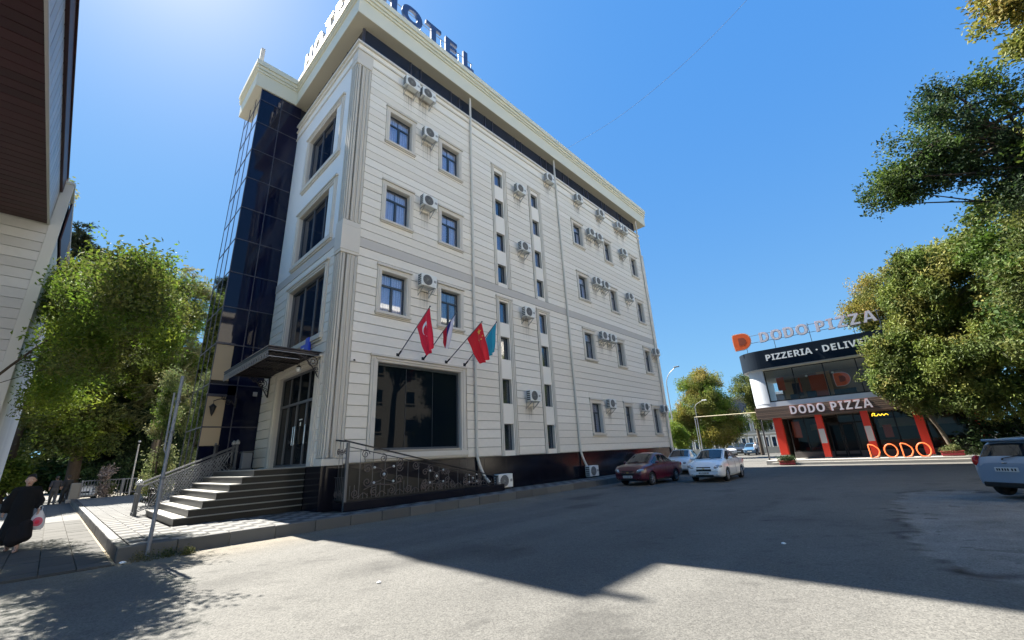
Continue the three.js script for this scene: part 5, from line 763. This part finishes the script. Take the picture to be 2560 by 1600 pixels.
{
  const J = { lean: 0.03, head: [0.01, 1.63, 0.05], lsh: [0.18, 1.41, 0.02], lel: [0.27, 1.14, -0.03], lwr: [0.3, 0.92, 0.08], rsh: [-0.18, 1.41, 0.02], rel: [-0.27, 1.15, 0.0], rwr: [-0.29, 0.93, 0.06], lhip: [0.09, 0.93, 0], lkn: [0.1, 0.5, 0.1], lan: [0.1, 0.1, 0.18], rhip: [-0.09, 0.93, 0], rkn: [-0.1, 0.5, 0.02], ran: [-0.1, 0.12, -0.22] };
  const w = person('woman in a long loose black dress walking towards the camera on the left path', [-2.35, -0.085, 6.42], 84 * deg, { joints: J, bun: true, shoe: std(lin(0.4, 0.25, 0.2), 0.6), clothes: (j) => [
    ['dress', [[[0, 1.36, 0.02], [0, 1.05, 0.02], 0.165, 0.2], [[-0.14, 1.41, 0.02], [0.14, 1.41, 0.02], 0.07, 0.07], [[0, 1.05, 0.02], [0, 0.35, 0.0], 0.18, 0.22], [[0.05, 0.85, 0.03], [0.13, 0.33, 0.1], 0.15, 0.14], [[-0.06, 0.85, 0], [-0.17, 0.31, -0.1], 0.16, 0.16], [[0.02, 0.7, 0.12], [-0.04, 0.32, 0.17], 0.06, 0.07], [[-0.12, 0.75, 0.08], [-0.2, 0.3, 0.12], 0.05, 0.06], [[0.12, 0.7, -0.05], [0.2, 0.33, -0.12], 0.06, 0.07], [j.lsh, j.lel, 0.075, 0.07], [j.lel, [0.285, 1.0, 0.04], 0.07, 0.06], [j.rsh, j.rel, 0.08, 0.085], [j.rel, [-0.285, 0.98, 0.05], 0.085, 0.08]], clothBlack],
    ['underskirt', [[[0.16, 0.6, 0.16], [0.19, 0.34, 0.2], 0.12, 0.13], [[0.0, 0.5, 0.1], [0.02, 0.28, 0.14], 0.15, 0.16]], pattern]] });
}
{ const t = thing('shopping_bag', 'white plastic bag with a red and pink round print held by the woman in black', 'bag', [-2.22, 0.62, 6.1], 80 * deg), n = 16, P = [], I = [], R = rng(3);
  const rows = [[0.2, 0.04, 0.01], [0.14, 0.075, 0.03], [0.05, 0.115, 0.055], [-0.08, 0.14, 0.07], [-0.2, 0.135, 0.06], [-0.25, 0.1, 0.035]];
  rows.forEach(([y, a, b]) => { for (let i = 0; i < n; i++) { const q = i / n * 6.2832, k = 0.94 + 0.12 * R(); P.push(a * k * Math.cos(q), y, b * k * Math.sin(q)); } }); for (let j = 0; j < rows.length - 1; j++) for (let i = 0; i < n; i++) { const a = j * n + i, b = j * n + (i + 1) % n; I.push(a, b, a + n, b, b + n, a + n); }
  const g = new THREE.BufferGeometry(); g.setAttribute('position', new THREE.Float32BufferAttribute(P, 3)); g.setIndex(I); g.computeVertexNormals(); mesh('bag', g, phy(lin(0.7, 0.68, 0.7), 0.4, { side: THREE.DoubleSide, transmission: 0.2 }), t);
  mesh('handle', [tube([[-0.03, 0.18, 0.0], [-0.02, 0.3, 0], [0.02, 0.3, 0], [0.03, 0.18, 0]], 0.008, 14, 5)], M.white, t);
  mesh('print', [new THREE.SphereGeometry(1, 18, 10).scale(0.095, 0.11, 0.02).translate(0.01, -0.06, 0.055)], std(lin(0.6, 0.1, 0.16), 0.5), t); mesh('print_centre', new THREE.SphereGeometry(1, 14, 8).scale(0.045, 0.05, 0.012).translate(0.01, -0.06, 0.071), std(lin(0.75, 0.02, 0.06), 0.5), t); }
const walkJ = { lean: 0.02, head: [0, 1.63, 0.03], lsh: [0.19, 1.41, 0.02], lel: [0.24, 1.14, -0.06], lwr: [0.25, 0.9, 0.02], rsh: [-0.19, 1.41, 0.02], rel: [-0.24, 1.14, 0.06], rwr: [-0.24, 0.92, 0.17], lhip: [0.09, 0.93, 0], lkn: [0.1, 0.5, 0.12], lan: [0.1, 0.1, 0.2], rhip: [-0.09, 0.93, 0], rkn: [-0.1, 0.5, 0.0], ran: [-0.1, 0.12, -0.2] };
const outfit = (top, low) => (j) => [['shirt', [[[0, 0.98, 0.01], [0, 1.35, 0.02], 0.155, 0.165], [[-0.15, 1.41, 0.02], [0.15, 1.41, 0.02], 0.07, 0.07], [j.lsh, j.lel, 0.072, 0.065], [j.rsh, j.rel, 0.072, 0.065]], top], ['trousers', [[[0, 0.98, 0], [0, 0.9, 0], 0.15, 0.14], [j.lhip, j.lkn, 0.105, 0.085], [j.lkn, j.lan, 0.085, 0.07], [j.rhip, j.rkn, 0.105, 0.085], [j.rkn, j.ran, 0.085, 0.07]], low]];
person('man in dark clothes walking away on the path near the left fence', [-27.6, -0.085, 5.75], -88 * deg, { joints: walkJ, far: true, cell: 0.025, clothes: outfit(std(lin(0.03, 0.03, 0.035), 0.9), std(lin(0.05, 0.05, 0.05), 0.9)) });
person('person in dark clothes walking beside the man with a bag near the fence', [-28.3, -0.085, 5.2], -80 * deg, { joints: walkJ, far: true, cell: 0.025, clothes: outfit(std(lin(0.02, 0.02, 0.02), 0.9), std(lin(0.03, 0.03, 0.03), 0.9)) });
{ const t = thing('handbag', 'dark shoulder bag carried by a walker near the left fence', 'bag', [-28.3, 0.42, 4.88], 0); mesh('bag', new RoundedBoxGeometry(0.16, 0.3, 0.34, 2, 0.04).translate(0, 0.15, 0), M.black, t); mesh('strap', tube([[0, 0.28, -0.12], [0, 0.6, 0], [0, 0.28, 0.12]], 0.012, 12, 5), M.black, t); }
person('person in a white shirt standing by the far cars', [-3.0, -0.14, -62.5], 30 * deg, { joints: walkJ, far: true, cell: 0.025, clothes: outfit(std(lin(0.8, 0.8, 0.8), 0.9), std(lin(0.06, 0.06, 0.07), 0.9)) });

// ---------------------------------------------------------------- trees and plants
function limb(pts, r0, r1, n = 8) {
  const c = new THREE.CatmullRomCurve3(pts.map((p) => V(...p))), seg = Math.max(6, pts.length * 4), F = c.computeFrenetFrames(seg, false), P = [], I = [], U = [];
  for (let i = 0; i <= seg; i++) { const q = c.getPoint(i / seg), r = r0 + (r1 - r0) * Math.pow(i / seg, 0.8); for (let j = 0; j <= n; j++) { const a = j / n * 6.2832, k = r * (1 + 0.08 * Math.sin(a * 3 + i)); const v = q.clone().addScaledVector(F.normals[i], k * Math.cos(a)).addScaledVector(F.binormals[i], k * Math.sin(a)); P.push(v.x, v.y, v.z); U.push(j / n * 0.6, i * 0.2); } }
  for (let i = 0; i < seg; i++) for (let j = 0; j < n; j++) { const a = i * (n + 1) + j; I.push(a, a + n + 1, a + 1, a + 1, a + n + 1, a + n + 2); }
  const g = new THREE.BufferGeometry(); g.setAttribute('position', new THREE.Float32BufferAttribute(P, 3)); g.setAttribute('uv', new THREE.Float32BufferAttribute(U, 2)); g.setIndex(I); g.computeVertexNormals(); return g;
}
const barkTex = dataTex(128, 256, (x, y) => { const v = 0.45 + 0.55 * (0.6 * N(x / 4, y / 22, 32) + 0.4 * N2(x / 2, y / 5, 64)); return [v, v * 0.93, v * 0.85]; });
const bark = std(lin(0.09, 0.072, 0.056), 0.95, { map: barkTex, bumpMap: barkTex, bumpScale: 0.02 }), barkPale = std(lin(0.17, 0.15, 0.12), 0.95, { map: barkTex, bumpMap: barkTex, bumpScale: 0.015 });
const leafMat = phy(0xffffff, 0.75, { vertexColors: true, transmission: 0.5, thickness: 0, side: THREE.DoubleSide, specularIntensity: 0.25 });
function sprig(seed, n, len, wid, spread, mode) {
  const R = rng(seed), P = [], I = [], X = V(0, 0, 0);
  for (let k = 0; k < n; k++) {
    let o, d;
    if (mode === 'pinnate') { const s = k % 2 ? 1 : -1, u = (k >> 1) / (n >> 1); o = V(u * spread, -u * u * spread * 0.35, 0); d = V(0.45, -0.25 + 0.2 * R(), s).normalize(); }
    else if (mode === 'needle') { const u = R(); o = V(u * spread, 0, 0); d = V(0.5 + R(), (R() - 0.4) * 1.6, (R() - 0.5) * 1.8).normalize(); }
    else { o = V((R() - 0.5), (R() - 0.5), (R() - 0.5)).multiplyScalar(spread); d = V(R() - 0.5, R() - 0.62, R() - 0.5).normalize(); }
    const nrm = V(R() - 0.5, R() + 0.1, R() - 0.5).normalize(), s = nrm.cross(d).normalize(), l = len * (0.7 + 0.6 * R()), w = wid * (0.7 + 0.6 * R()), up = X.clone().crossVectors(d, s).multiplyScalar(0.12 * l), b = P.length / 3;
    for (const [a, c, e] of [[0, 0, 0], [0.45, 1, 1], [1, 0, -0.6], [0.45, -1, 1]]) { const v = o.clone().addScaledVector(d, a * l).addScaledVector(s, c * w * 0.5).addScaledVector(up, e); P.push(v.x, v.y, v.z); }
    I.push(b, b + 1, b + 2, b, b + 2, b + 3);
  }
  const g = new THREE.BufferGeometry(); g.setAttribute('position', new THREE.Float32BufferAttribute(P, 3)); g.setIndex(I); g.computeVertexNormals(); return g;
}
const SPRIG = { broad: sprig(1, 14, 0.15, 0.085, 0.42), fine: sprig(2, 18, 0.11, 0.05, 0.42), pinnate: sprig(3, 22, 0.13, 0.05, 0.6, 'pinnate'), frond: sprig(8, 20, 0.17, 0.07, 0.55), needle: sprig(4, 30, 0.2, 0.012, 0.35, 'needle'), big: sprig(6, 12, 0.24, 0.14, 0.6) };
// blobs: [x, y, z, rx, ry, rz, clumps]; colours: linear base colours mixed at random
function crown(t, name, blobs, kind, colours, seed, o = {}) {
  const R = rng(seed), g = () => (R() + R() + R() - 1.5) * 0.82, list = [], ends = [], density = o.per ?? 26;
  for (const [x, y, z, rx, ry, rz, n] of blobs) for (let i = 0; i < n; i++) {
    const a = R() * 6.2832, u = R() * 2 - 1, s = Math.sqrt(1 - u * u), q = Math.pow(R(), 0.4), c = [x + rx * q * s * Math.cos(a), y + ry * q * u, z + rz * q * s * Math.sin(a)], r = (o.clump ?? 0.62) * (0.6 + 0.8 * R()), tint = colours[Math.floor(R() * colours.length)];
    ends.push(c); for (let k = 0; k < density; k++) list.push([c[0] + g() * r, c[1] + g() * r * 0.75, c[2] + g() * r, tint]);
  }
  const sg = SPRIG[kind], sp = sg.attributes.position.array, sn = sg.attributes.normal.array, si = sg.index.array, nv = sp.length / 3, P = new Float32Array(list.length * sp.length), Q = new Float32Array(P.length), K = new Float32Array(P.length), I = new Uint32Array(list.length * si.length), d = new THREE.Object3D(), v = V(0, 0, 0);
  list.forEach(([x, y, z, tint], i) => {
    d.rotation.set((R() - 0.5) * 1.4, R() * 6.2832, (R() - 0.5) * 1.4); const s = (o.scale ?? 1) * (0.75 + 0.5 * R()), k = (0.75 + 0.5 * R()) * 1.0, cr = tint[0] * k * (0.9 + 0.2 * R()), cg = tint[1] * k, cb = tint[2] * k;
    for (let j = 0; j < nv; j++) { const at = (i * nv + j) * 3; v.set(sp[j * 3], sp[j * 3 + 1], sp[j * 3 + 2]).applyQuaternion(d.quaternion); P[at] = x + v.x * s; P[at + 1] = y + v.y * s; P[at + 2] = z + v.z * s; v.set(sn[j * 3], sn[j * 3 + 1], sn[j * 3 + 2]).applyQuaternion(d.quaternion); Q[at] = v.x; Q[at + 1] = v.y; Q[at + 2] = v.z; K[at] = cr; K[at + 1] = cg; K[at + 2] = cb; }
    for (let j = 0; j < si.length; j++) I[i * si.length + j] = si[j] + i * nv;
  });
  const geo = new THREE.BufferGeometry(); geo.setAttribute('position', new THREE.BufferAttribute(P, 3)); geo.setAttribute('normal', new THREE.BufferAttribute(Q, 3)); geo.setAttribute('color', new THREE.BufferAttribute(K, 3)); geo.setIndex(new THREE.BufferAttribute(I, 1));
  mesh(name, geo, o.mat ?? leafMat, t); return ends;
}
function tree(name, label, pos, trunkPts, r, blobs, kind, colours, seed, o = {}) {
  const t = thing(name, label, 'tree', pos, 0, o.group), ends = crown(t, 'crown', blobs, kind, colours, seed, o), R = rng(seed + 1), br = [], top = V(...trunkPts[trunkPts.length - 1]), c = new THREE.CatmullRomCurve3(trunkPts.map((p) => V(...p)));
  mesh('trunk', limb(trunkPts, r, r * 0.45, 10), o.bark ?? bark, t);
  ends.forEach((e, i) => { if (i % (o.every ?? 4)) return; const b = c.getPoint(0.45 + 0.55 * R()), q = V(...e), m = b.clone().lerp(q, 0.5); m.y += 0.25 * b.distanceTo(q) * (R() - 0.2); br.push(limb([b.toArray(), m.toArray(), e], r * 0.22, 0.012, 5)); });
  if (br.length) mesh('branch', br, o.bark ?? bark, t); return t;
}
const C = { green: [[0.08, 0.135, 0.022], [0.105, 0.16, 0.028], [0.065, 0.115, 0.024]], olive: [[0.125, 0.15, 0.036], [0.155, 0.175, 0.042], [0.095, 0.125, 0.033]], yellow: [[0.27, 0.25, 0.05], [0.32, 0.27, 0.075], [0.2, 0.22, 0.05]], dark: [[0.04, 0.078, 0.028], [0.055, 0.09, 0.03], [0.032, 0.06, 0.025]], bright: [[0.16, 0.25, 0.03], [0.2, 0.27, 0.035], [0.13, 0.2, 0.03]], pale: [[0.19, 0.22, 0.085], [0.15, 0.19, 0.07], [0.23, 0.23, 0.1]] };
const two = (a, b) => [...a, ...a, ...b];
// left of the hotel
tree('tree', 'leafy tree reaching over the left path from beside the white sided building', [-3.4, -0.1, 8.0], [[0, 0, 0.5], [0.1, 2.2, 0.3], [0.2, 4.0, -0.2], [0.5, 5.6, -1.2], [1.4, 6.4, -1.9]], 0.05,
  [[-0.1, 7.3, -1.9, 1.8, 1.0, 0.9, 22], [1.9, 6.6, -2.4, 2.0, 1.0, 0.9, 26], [4.2, 6.1, -2.6, 1.6, 0.7, 0.8, 18], [5.4, 5.9, -2.4, 1.2, 0.5, 0.6, 11], [0.9, 5.2, -1.8, 2.2, 0.8, 0.6, 18], [0.9, 6.2, -3.4, 1.6, 1.0, 0.6, 16], [-1.6, 6.6, -1.5, 1.6, 1.4, 0.8, 20], [-3.2, 7.6, -1.4, 1.6, 1.6, 1.0, 20], [-2.6, 4.6, -1.4, 1.6, 0.8, 0.7, 14]], 'fine', two(C.bright, C.olive), 101, { per: 24, clump: 0.62, every: 12 });
tree('tree', 'large dark trunked tree behind the left fence', [-31.5, 0, 5.0], [[0, 0, 0], [0.2, 4, 0.1], [-0.2, 8, 0.4], [0.3, 12, 0.2]], 0.42,
  [[0.5, 13, 0.3, 3.2, 4.2, 2.6, 70], [0.5, 8.6, 0.8, 3.2, 2.6, 2.4, 46], [0.8, 10.5, -2.2, 2.6, 2.8, 1.8, 36], [1.0, 5.8, 0.2, 2.2, 1.3, 2.4, 24], [1.2, 4.0, 0.6, 1.6, 0.8, 2.2, 16], [2.5, 11.5, 1.6, 2.4, 2.6, 1.8, 40], [2.5, 7.4, 2.2, 2.2, 2.2, 1.6, 34], [2.0, 15.2, 2.4, 1.8, 1.8, 1.4, 26], [0.5, 16.2, -0.8, 2, 1.8, 1.8, 26]], 'broad', two(C.olive, C.bright), 102, { per: 30, clump: 0.85, scale: 1.5 });
tree('tree', 'pale feathery tree just left of the dark glass tower', [-30.5, 0, 0.6], [[0, 0, 0], [0.1, 5, 0.2], [-0.1, 10, 0.3], [0.2, 15, 0.2]], 0.3,
  [[0.3, 15.2, 0.5, 2.6, 3.8, 2.2, 74], [0.3, 10.6, 0.4, 2.6, 2.8, 2.4, 56], [0.5, 6.6, 0.2, 2.2, 1.8, 2.4, 30], [0.5, 13.5, 3.0, 2, 2.4, 1.6, 34]], 'pinnate', two(C.pale, C.bright), 103, { per: 22, clump: 0.8, scale: 1.4, bark: barkPale });
tree('pine_tree', 'thin topped pine rising above the left trees', [-34, 0, 8.4], [[0, 0, 0], [0.2, 8, 0], [0, 16, 0.1], [0.1, 21.8, 0]], 0.28,
  [[0, 21.2, -0.1, 0.6, 1.0, 0.5, 9], [0, 19.9, -1.1, 1.2, 0.5, 0.8, 10], [0, 19.2, 1.4, 1.2, 0.5, 0.8, 10], [0, 18, -1.8, 1.4, 0.6, 0.9, 12], [0, 18.4, 0.4, 1, 0.8, 0.8, 8], [0, 16.6, -2.6, 1.2, 0.6, 0.8, 9], [0, 16.5, 0, 2.4, 1.0, 2.4, 26], [0, 13.5, 0, 2.6, 1.6, 2.6, 24]], 'needle', [[0.05, 0.075, 0.035], [0.07, 0.09, 0.04]], 104, { per: 13, clump: 0.5, scale: 1.7, every: 1 });
tree('tree', 'dense dark tree filling the shade behind the fence', [-37, 0, 0.5], [[0, 0, 0], [0, 4, 0], [0.3, 9, 0]], 0.4, [[0, 9, 0, 4, 4, 5, 90], [0.5, 4.5, 0, 3.5, 2.6, 5.5, 80]], 'big', C.dark, 105, { per: 26, clump: 1.2, scale: 1.6 });
tree('tree', 'green tree beyond the left path behind the woman', [-40, 0, 10.5], [[0, 0, 0], [0.2, 4, 0], [0, 9, 0.2]], 0.35, [[0, 10.5, 0, 4, 4.5, 3.5, 80], [0.5, 6, -0.5, 3.5, 2.2, 3.4, 44]], 'big', two(C.green, C.dark), 106, { per: 24, clump: 1.1, scale: 1.5 });
function shrub(label, pos, blobs, kind, colours, seed, o = {}) { const t = thing('shrub', label, 'shrub', pos), e = crown(t, 'foliage', blobs, kind, colours, seed, o); mesh('stem', e.filter((_, i) => i % 4 === 0).map((q) => rod([q[0] * 0.3, 0, q[2] * 0.3], q, 0.03, 0.008, 5)), bark, t); return t; }
shrub('bright green hedge beside the far left path', [-34, 0, 8.2], [[0, 2.0, 0.6, 1.6, 1.3, 1.7, 26], [0, 2.9, 2.6, 1.6, 1.2, 1.6, 24]], 'broad', C.bright, 111, { per: 26, clump: 0.7, scale: 1.4 });
shrub('dark shrubs crowded behind the low fence', [-31, 0, 1.4], [[0, 1.6, 0, 1.2, 1.6, 2.6, 40], [-1.5, 3.2, -1.5, 1.4, 2.2, 2.2, 40]], 'broad', C.dark, 112, { per: 26, clump: 0.8, scale: 1.5 });
shrub('small flowering plant with pale leaves against the low fence', [-27.7, 0.15, 3.3], [[0, 0.55, 0, 0.2, 0.45, 0.35, 9], [0, 1.5, 0.1, 0.15, 0.6, 0.15, 4]], 'broad', [[0.3, 0.24, 0.2], [0.12, 0.14, 0.05], [0.4, 0.33, 0.3]], 113, { per: 12, clump: 0.2 });
shrub('loose climbing shrub at the left foot of the glass tower', [-12.2, 0.15, 2.6], [[0, 1.6, 0, 0.9, 1.4, 0.4, 14], [0, 4.0, 0.1, 0.8, 1.3, 0.4, 12], [0.4, 5.6, 0.2, 0.7, 0.6, 0.3, 6]], 'fine', two(C.pale, C.green), 114, { per: 20, clump: 0.35 });
shrub('small plants growing on the roof edge of the white sided building', [-6.5, 11.4, 7.75], [[0, 0.35, 0, 0.5, 0.3, 0.25, 6]], 'fine', C.pale, 115, { per: 12, clump: 0.2 });
// right side
tree('tree', 'large yellow green tree with drooping branches in front of the pizzeria', [15.75, -0.12, -33.0], [[0, 0, 0], [-0.25, 1.6, 0.1], [-0.9, 3.6, 0.3], [-1.5, 5.2, 0.6], [-0.8, 7.5, 1.0]], 0.13,
  [[1.7, 10.6, 1.6, 2.5, 3.0, 2.4, 58], [-1.1, 7.2, 1.2, 1.5, 1.9, 1.6, 34], [-1.9, 5.2, 1.4, 0.9, 0.8, 0.9, 12], [-0.6, 4.2, 1.6, 1.2, 0.9, 1.2, 16], [2.8, 6.6, 2.6, 3.2, 2.8, 2.4, 70], [4.4, 10, 2.6, 3.0, 3.4, 2.4, 62], [6.8, 8, 2.6, 2.4, 3.4, 2.4, 50], [1.6, 3.9, 2.2, 1.6, 1.1, 1.4, 20], [5.0, 3.8, 3.0, 2.4, 1.7, 1.8, 36], [1.0, 9.2, 1.8, 1.7, 1.6, 1.4, 26], [0.9, 5.6, 2.2, 1.8, 1.2, 1.4, 26], [2.6, 12.2, 2, 2.0, 1.4, 1.8, 24]], 'frond', [[0.17, 0.215, 0.042], [0.21, 0.235, 0.05], [0.14, 0.19, 0.04], [0.11, 0.15, 0.035], [0.24, 0.24, 0.06]], 121, { per: 26, clump: 0.7, scale: 1.25, bark: barkPale, every: 5 });
tree('tree', 'tree with yellowing crown behind the large tree beside the roof sign', [14.6, 0, -41], [[0, 0, 0], [0, 5, 0], [0.2, 10, 0]], 0.22, [[0, 12.6, 0, 2.6, 2.2, 2, 40], [-1.6, 11.6, 0, 1.2, 1.2, 1.2, 14], [1, 9, 0, 2.4, 2.4, 2, 26]], 'fine', two(C.yellow, C.olive), 122, { per: 24, clump: 0.75, scale: 1.7 });
tree('tree', 'tall dark green tree high on the right with one branch reaching left', [21.8, -0.1, -15.5], [[0, 0, 0], [-0.2, 4, 0], [-0.6, 8, 0], [-1.6, 11, -0.2], [-3.0, 13, -0.3]], 0.34,
  [[-3.2, 13.6, -0.5, 1.5, 1.5, 1.4, 30], [-4.7, 12.2, -0.5, 1.3, 1.3, 1.3, 26], [-5.8, 11.5, -0.5, 0.7, 0.8, 0.9, 11], [-3.0, 11.8, -0.4, 1.6, 1.2, 1.4, 28], [-1.6, 10.6, -0.3, 1.6, 1.4, 1.6, 28], [-2.4, 9.6, 0, 1.1, 0.9, 1.2, 14], [0.6, 12.5, 0, 2.2, 2.4, 2, 34]], 'broad', two(C.dark, C.green), 123, { per: 19, clump: 0.66, scale: 0.85, every: 2 });
tree('tree', 'yellowish leafy tree whose branches enter at the upper right corner', [22.4, -0.1, -8.5], [[0, 0, 0], [-0.3, 5, 0], [-1.2, 9.5, 0.2], [-2.6, 11.8, 0.4]], 0.3,
  [[-2.4, 12.1, 0.4, 1.3, 1.5, 1.2, 40], [-3.0, 10.8, 0.4, 1.0, 0.7, 0.9, 20], [-3.6, 11.9, 0.4, 0.6, 1.0, 0.6, 12], [-3.4, 8.4, 0.5, 0.7, 0.35, 0.6, 7], [0, 13, 0, 2.2, 2.6, 2.2, 30], [0.4, 9.5, 0, 2.2, 1.6, 2.2, 20]], 'broad', two(C.yellow, C.yellow), 124, { per: 24, clump: 0.42, scale: 0.75, every: 3 });
tree('tree', 'broad green tree between the hatchback and the dark tree on the right', [23, -0.1, -25], [[0, 0, 0], [0, 4, 0], [-0.4, 9, 0]], 0.36, [[-1, 11, 0, 3, 3.2, 2.6, 60], [-2, 6.6, 0.4, 2.6, 2.6, 2.4, 52], [0.5, 4, 1, 3, 1.8, 2.4, 40], [2.5, 9, 0, 3, 4, 3, 50]], 'broad', two(C.green, C.olive), 125, { per: 28, clump: 0.85, scale: 1.45 });
shrub('dark undergrowth behind the large tree at the right', [19.5, -0.1, -33.5], [[0, 1.4, 0, 3.4, 1.5, 1.2, 46], [3.5, 2.4, 1, 3, 2.2, 1.6, 50]], 'broad', C.dark, 126, { per: 26, clump: 0.8, scale: 1.5 });
// beyond the hotel
tree('tree', 'round yellow green tree beyond the hotel end', [-5.8, -0.1, -52], [[0, 0, 0], [0.1, 2.5, 0], [0, 6, 0]], 0.26, [[0.3, 7.9, 0, 3.3, 3.2, 3, 90], [-2.2, 4.8, 0.3, 2.3, 2.2, 2, 44], [2.4, 4.8, 0.3, 2.3, 2.6, 2, 50], [0.6, 3, 0.5, 3.2, 1.5, 2, 44]], 'fine', two(C.yellow, C.bright), 131, { per: 26, clump: 0.75, scale: 1.8 });
tree('tree', 'small bright green young tree beside the hotel end', [-3.6, -0.1, -37.5], [[0, 0, 0], [0.05, 1.6, 0], [0, 3, 0]], 0.07, [[0, 3.1, 0, 0.9, 1.0, 0.8, 22], [0.3, 1.9, 0.1, 0.8, 0.6, 0.7, 12]], 'broad', C.bright, 132, { per: 20, clump: 0.4 });
tree('tree', 'olive tree glimpsed between the round tree and the pizzeria', [-2.2, -0.1, -62], [[0, 0, 0], [0, 4, 0], [0, 8, 0]], 0.25, [[0, 9.2, 0, 2.2, 2.2, 2, 30], [1, 5.4, 0, 1.6, 2, 1.6, 22]], 'fine', C.olive, 133, { per: 22, clump: 0.8, scale: 2 });
for (const [x, z, s, l] of [[24, -3, 141, 'dark tree mirrored in the big ground floor window, on its right half'], [23.5, 3.5, 142, 'dark tree mirrored in the big ground floor window, on its left half']]) tree('tree', l, [x, -0.1, z], [[0, 0, 0], [0, 4, 0], [0.2, 9, 0]], 0.36, [[0, 8.5, 0, 4, 4, 4.5, 80], [0, 4, 0, 3.6, 2, 4, 40]], 'big', two(C.green, C.dark), s, { per: 22, clump: 1.1, scale: 1.6 });
tree('tree', 'tall leafy tree filling the right edge above the hatchback', [21.5, -0.1, -20.5], [[0, 0, 0], [0, 3, 0], [-0.3, 8, 0]], 0.3, [[-0.3, 10.6, 0, 1.8, 2.0, 2, 34], [-1.2, 7.6, 0, 1.9, 1.9, 1.8, 40], [0.3, 4.4, 0, 2, 1.5, 1.8, 30]], 'broad', two(C.olive, C.green), 127, { per: 26, clump: 0.75, scale: 1.1 });
for (const [x, z, s, l] of [[-62, 3, 171, 'far tree closing the view at the end of the left path, on its right'], [-60, 13, 172, 'far tree closing the view at the end of the left path, on its left'], [-66, -9, 173, 'far tree hidden mostly by the dark trees behind the fence']]) tree('tree', l, [x, -0.1, z], [[0, 0, 0], [0, 4, 0], [0.2, 8, 0]], 0.36, [[0, 7, 0, 4.5, 4, 6, 80], [1, 2.6, 0, 3, 2.4, 6, 70]], 'big', two(C.green, C.olive), s, { per: 22, clump: 1.3, scale: 2.0 });
// planters, weeds, litter
function planter(label, pos, s, colours, seed) { const t = thing('planter', label, 'planter', pos), R = rng(seed); mesh('box', [rb(-0.5 * s, 0.5 * s, 0.02, 0.3, -0.2, 0.2, 0.015), rb(-0.54 * s, 0.54 * s, 0.26, 0.32, -0.24, 0.24, 0.01)], std(lin(0.22, 0.03, 0.02), 0.6), t); mesh('stripe', rb(-0.51 * s, 0.51 * s, 0.08, 0.16, -0.21, 0.21, 0.01), std(lin(0.42, 0.04, 0.06), 0.6), t); mesh('soil', bx(-0.48 * s, 0.48 * s, 0.24, 0.3, -0.18, 0.18), bark, t); crown(t, 'foliage', [[0, 0.42, 0, 0.45 * s, 0.14, 0.14, 9]], 'fine', colours, seed, { per: 14, clump: 0.16, scale: 0.8 }); }
planter('dark red planter on the road in front of the left terrace edge', [6.75, -0.12, -31.6], 0.95, C.dark, 151);
planter('dark red planter at the right end of the orange letters', [15.6, 0.2, -32.7], 1.0, C.pale, 152);
{ const t = thing('weeds', 'low weeds and dry grass at the foot of the pole by the kerb', 'weeds', [2.25, -0.12, 3.4]); crown(t, 'tuft', [[0, 0.05, 0.4, 0.15, 0.03, 0.35, 8], [-0.05, 0.04, 0.95, 0.2, 0.03, 0.2, 4]], 'fine', [[0.1, 0.12, 0.03], [0.2, 0.18, 0.09], [0.07, 0.1, 0.03]], 161, { per: 8, clump: 0.12, scale: 0.35 }); }
[['crumpled white paper scrap in the road shadow', [12.25, -0.115, -3.05], 0.035], ['white plastic cup lying by the kerb corner below the pole', [2.25, -0.1, 4.75], 0.05], ['pale paper scrap on the sunlit road near the kerb', [8.1, -0.115, 2.4], 0.03]].forEach(([l, p, s], i) => { const t = thing('litter', l, 'litter', p, i), g = new THREE.IcosahedronGeometry(s, 2), q = g.attributes.position; for (let k = 0; k < q.count; k++) { const f = 0.7 + 0.6 * N(q.getX(k) * 40 + 5, q.getZ(k) * 40 + q.getY(k) * 31); q.setXYZ(k, q.getX(k) * f, q.getY(k) * f * 0.45 + s * 0.2, q.getZ(k) * f); } g.computeVertexNormals(); mesh('scrap', g, M.white, t); });
renderer.render(scene, camera);
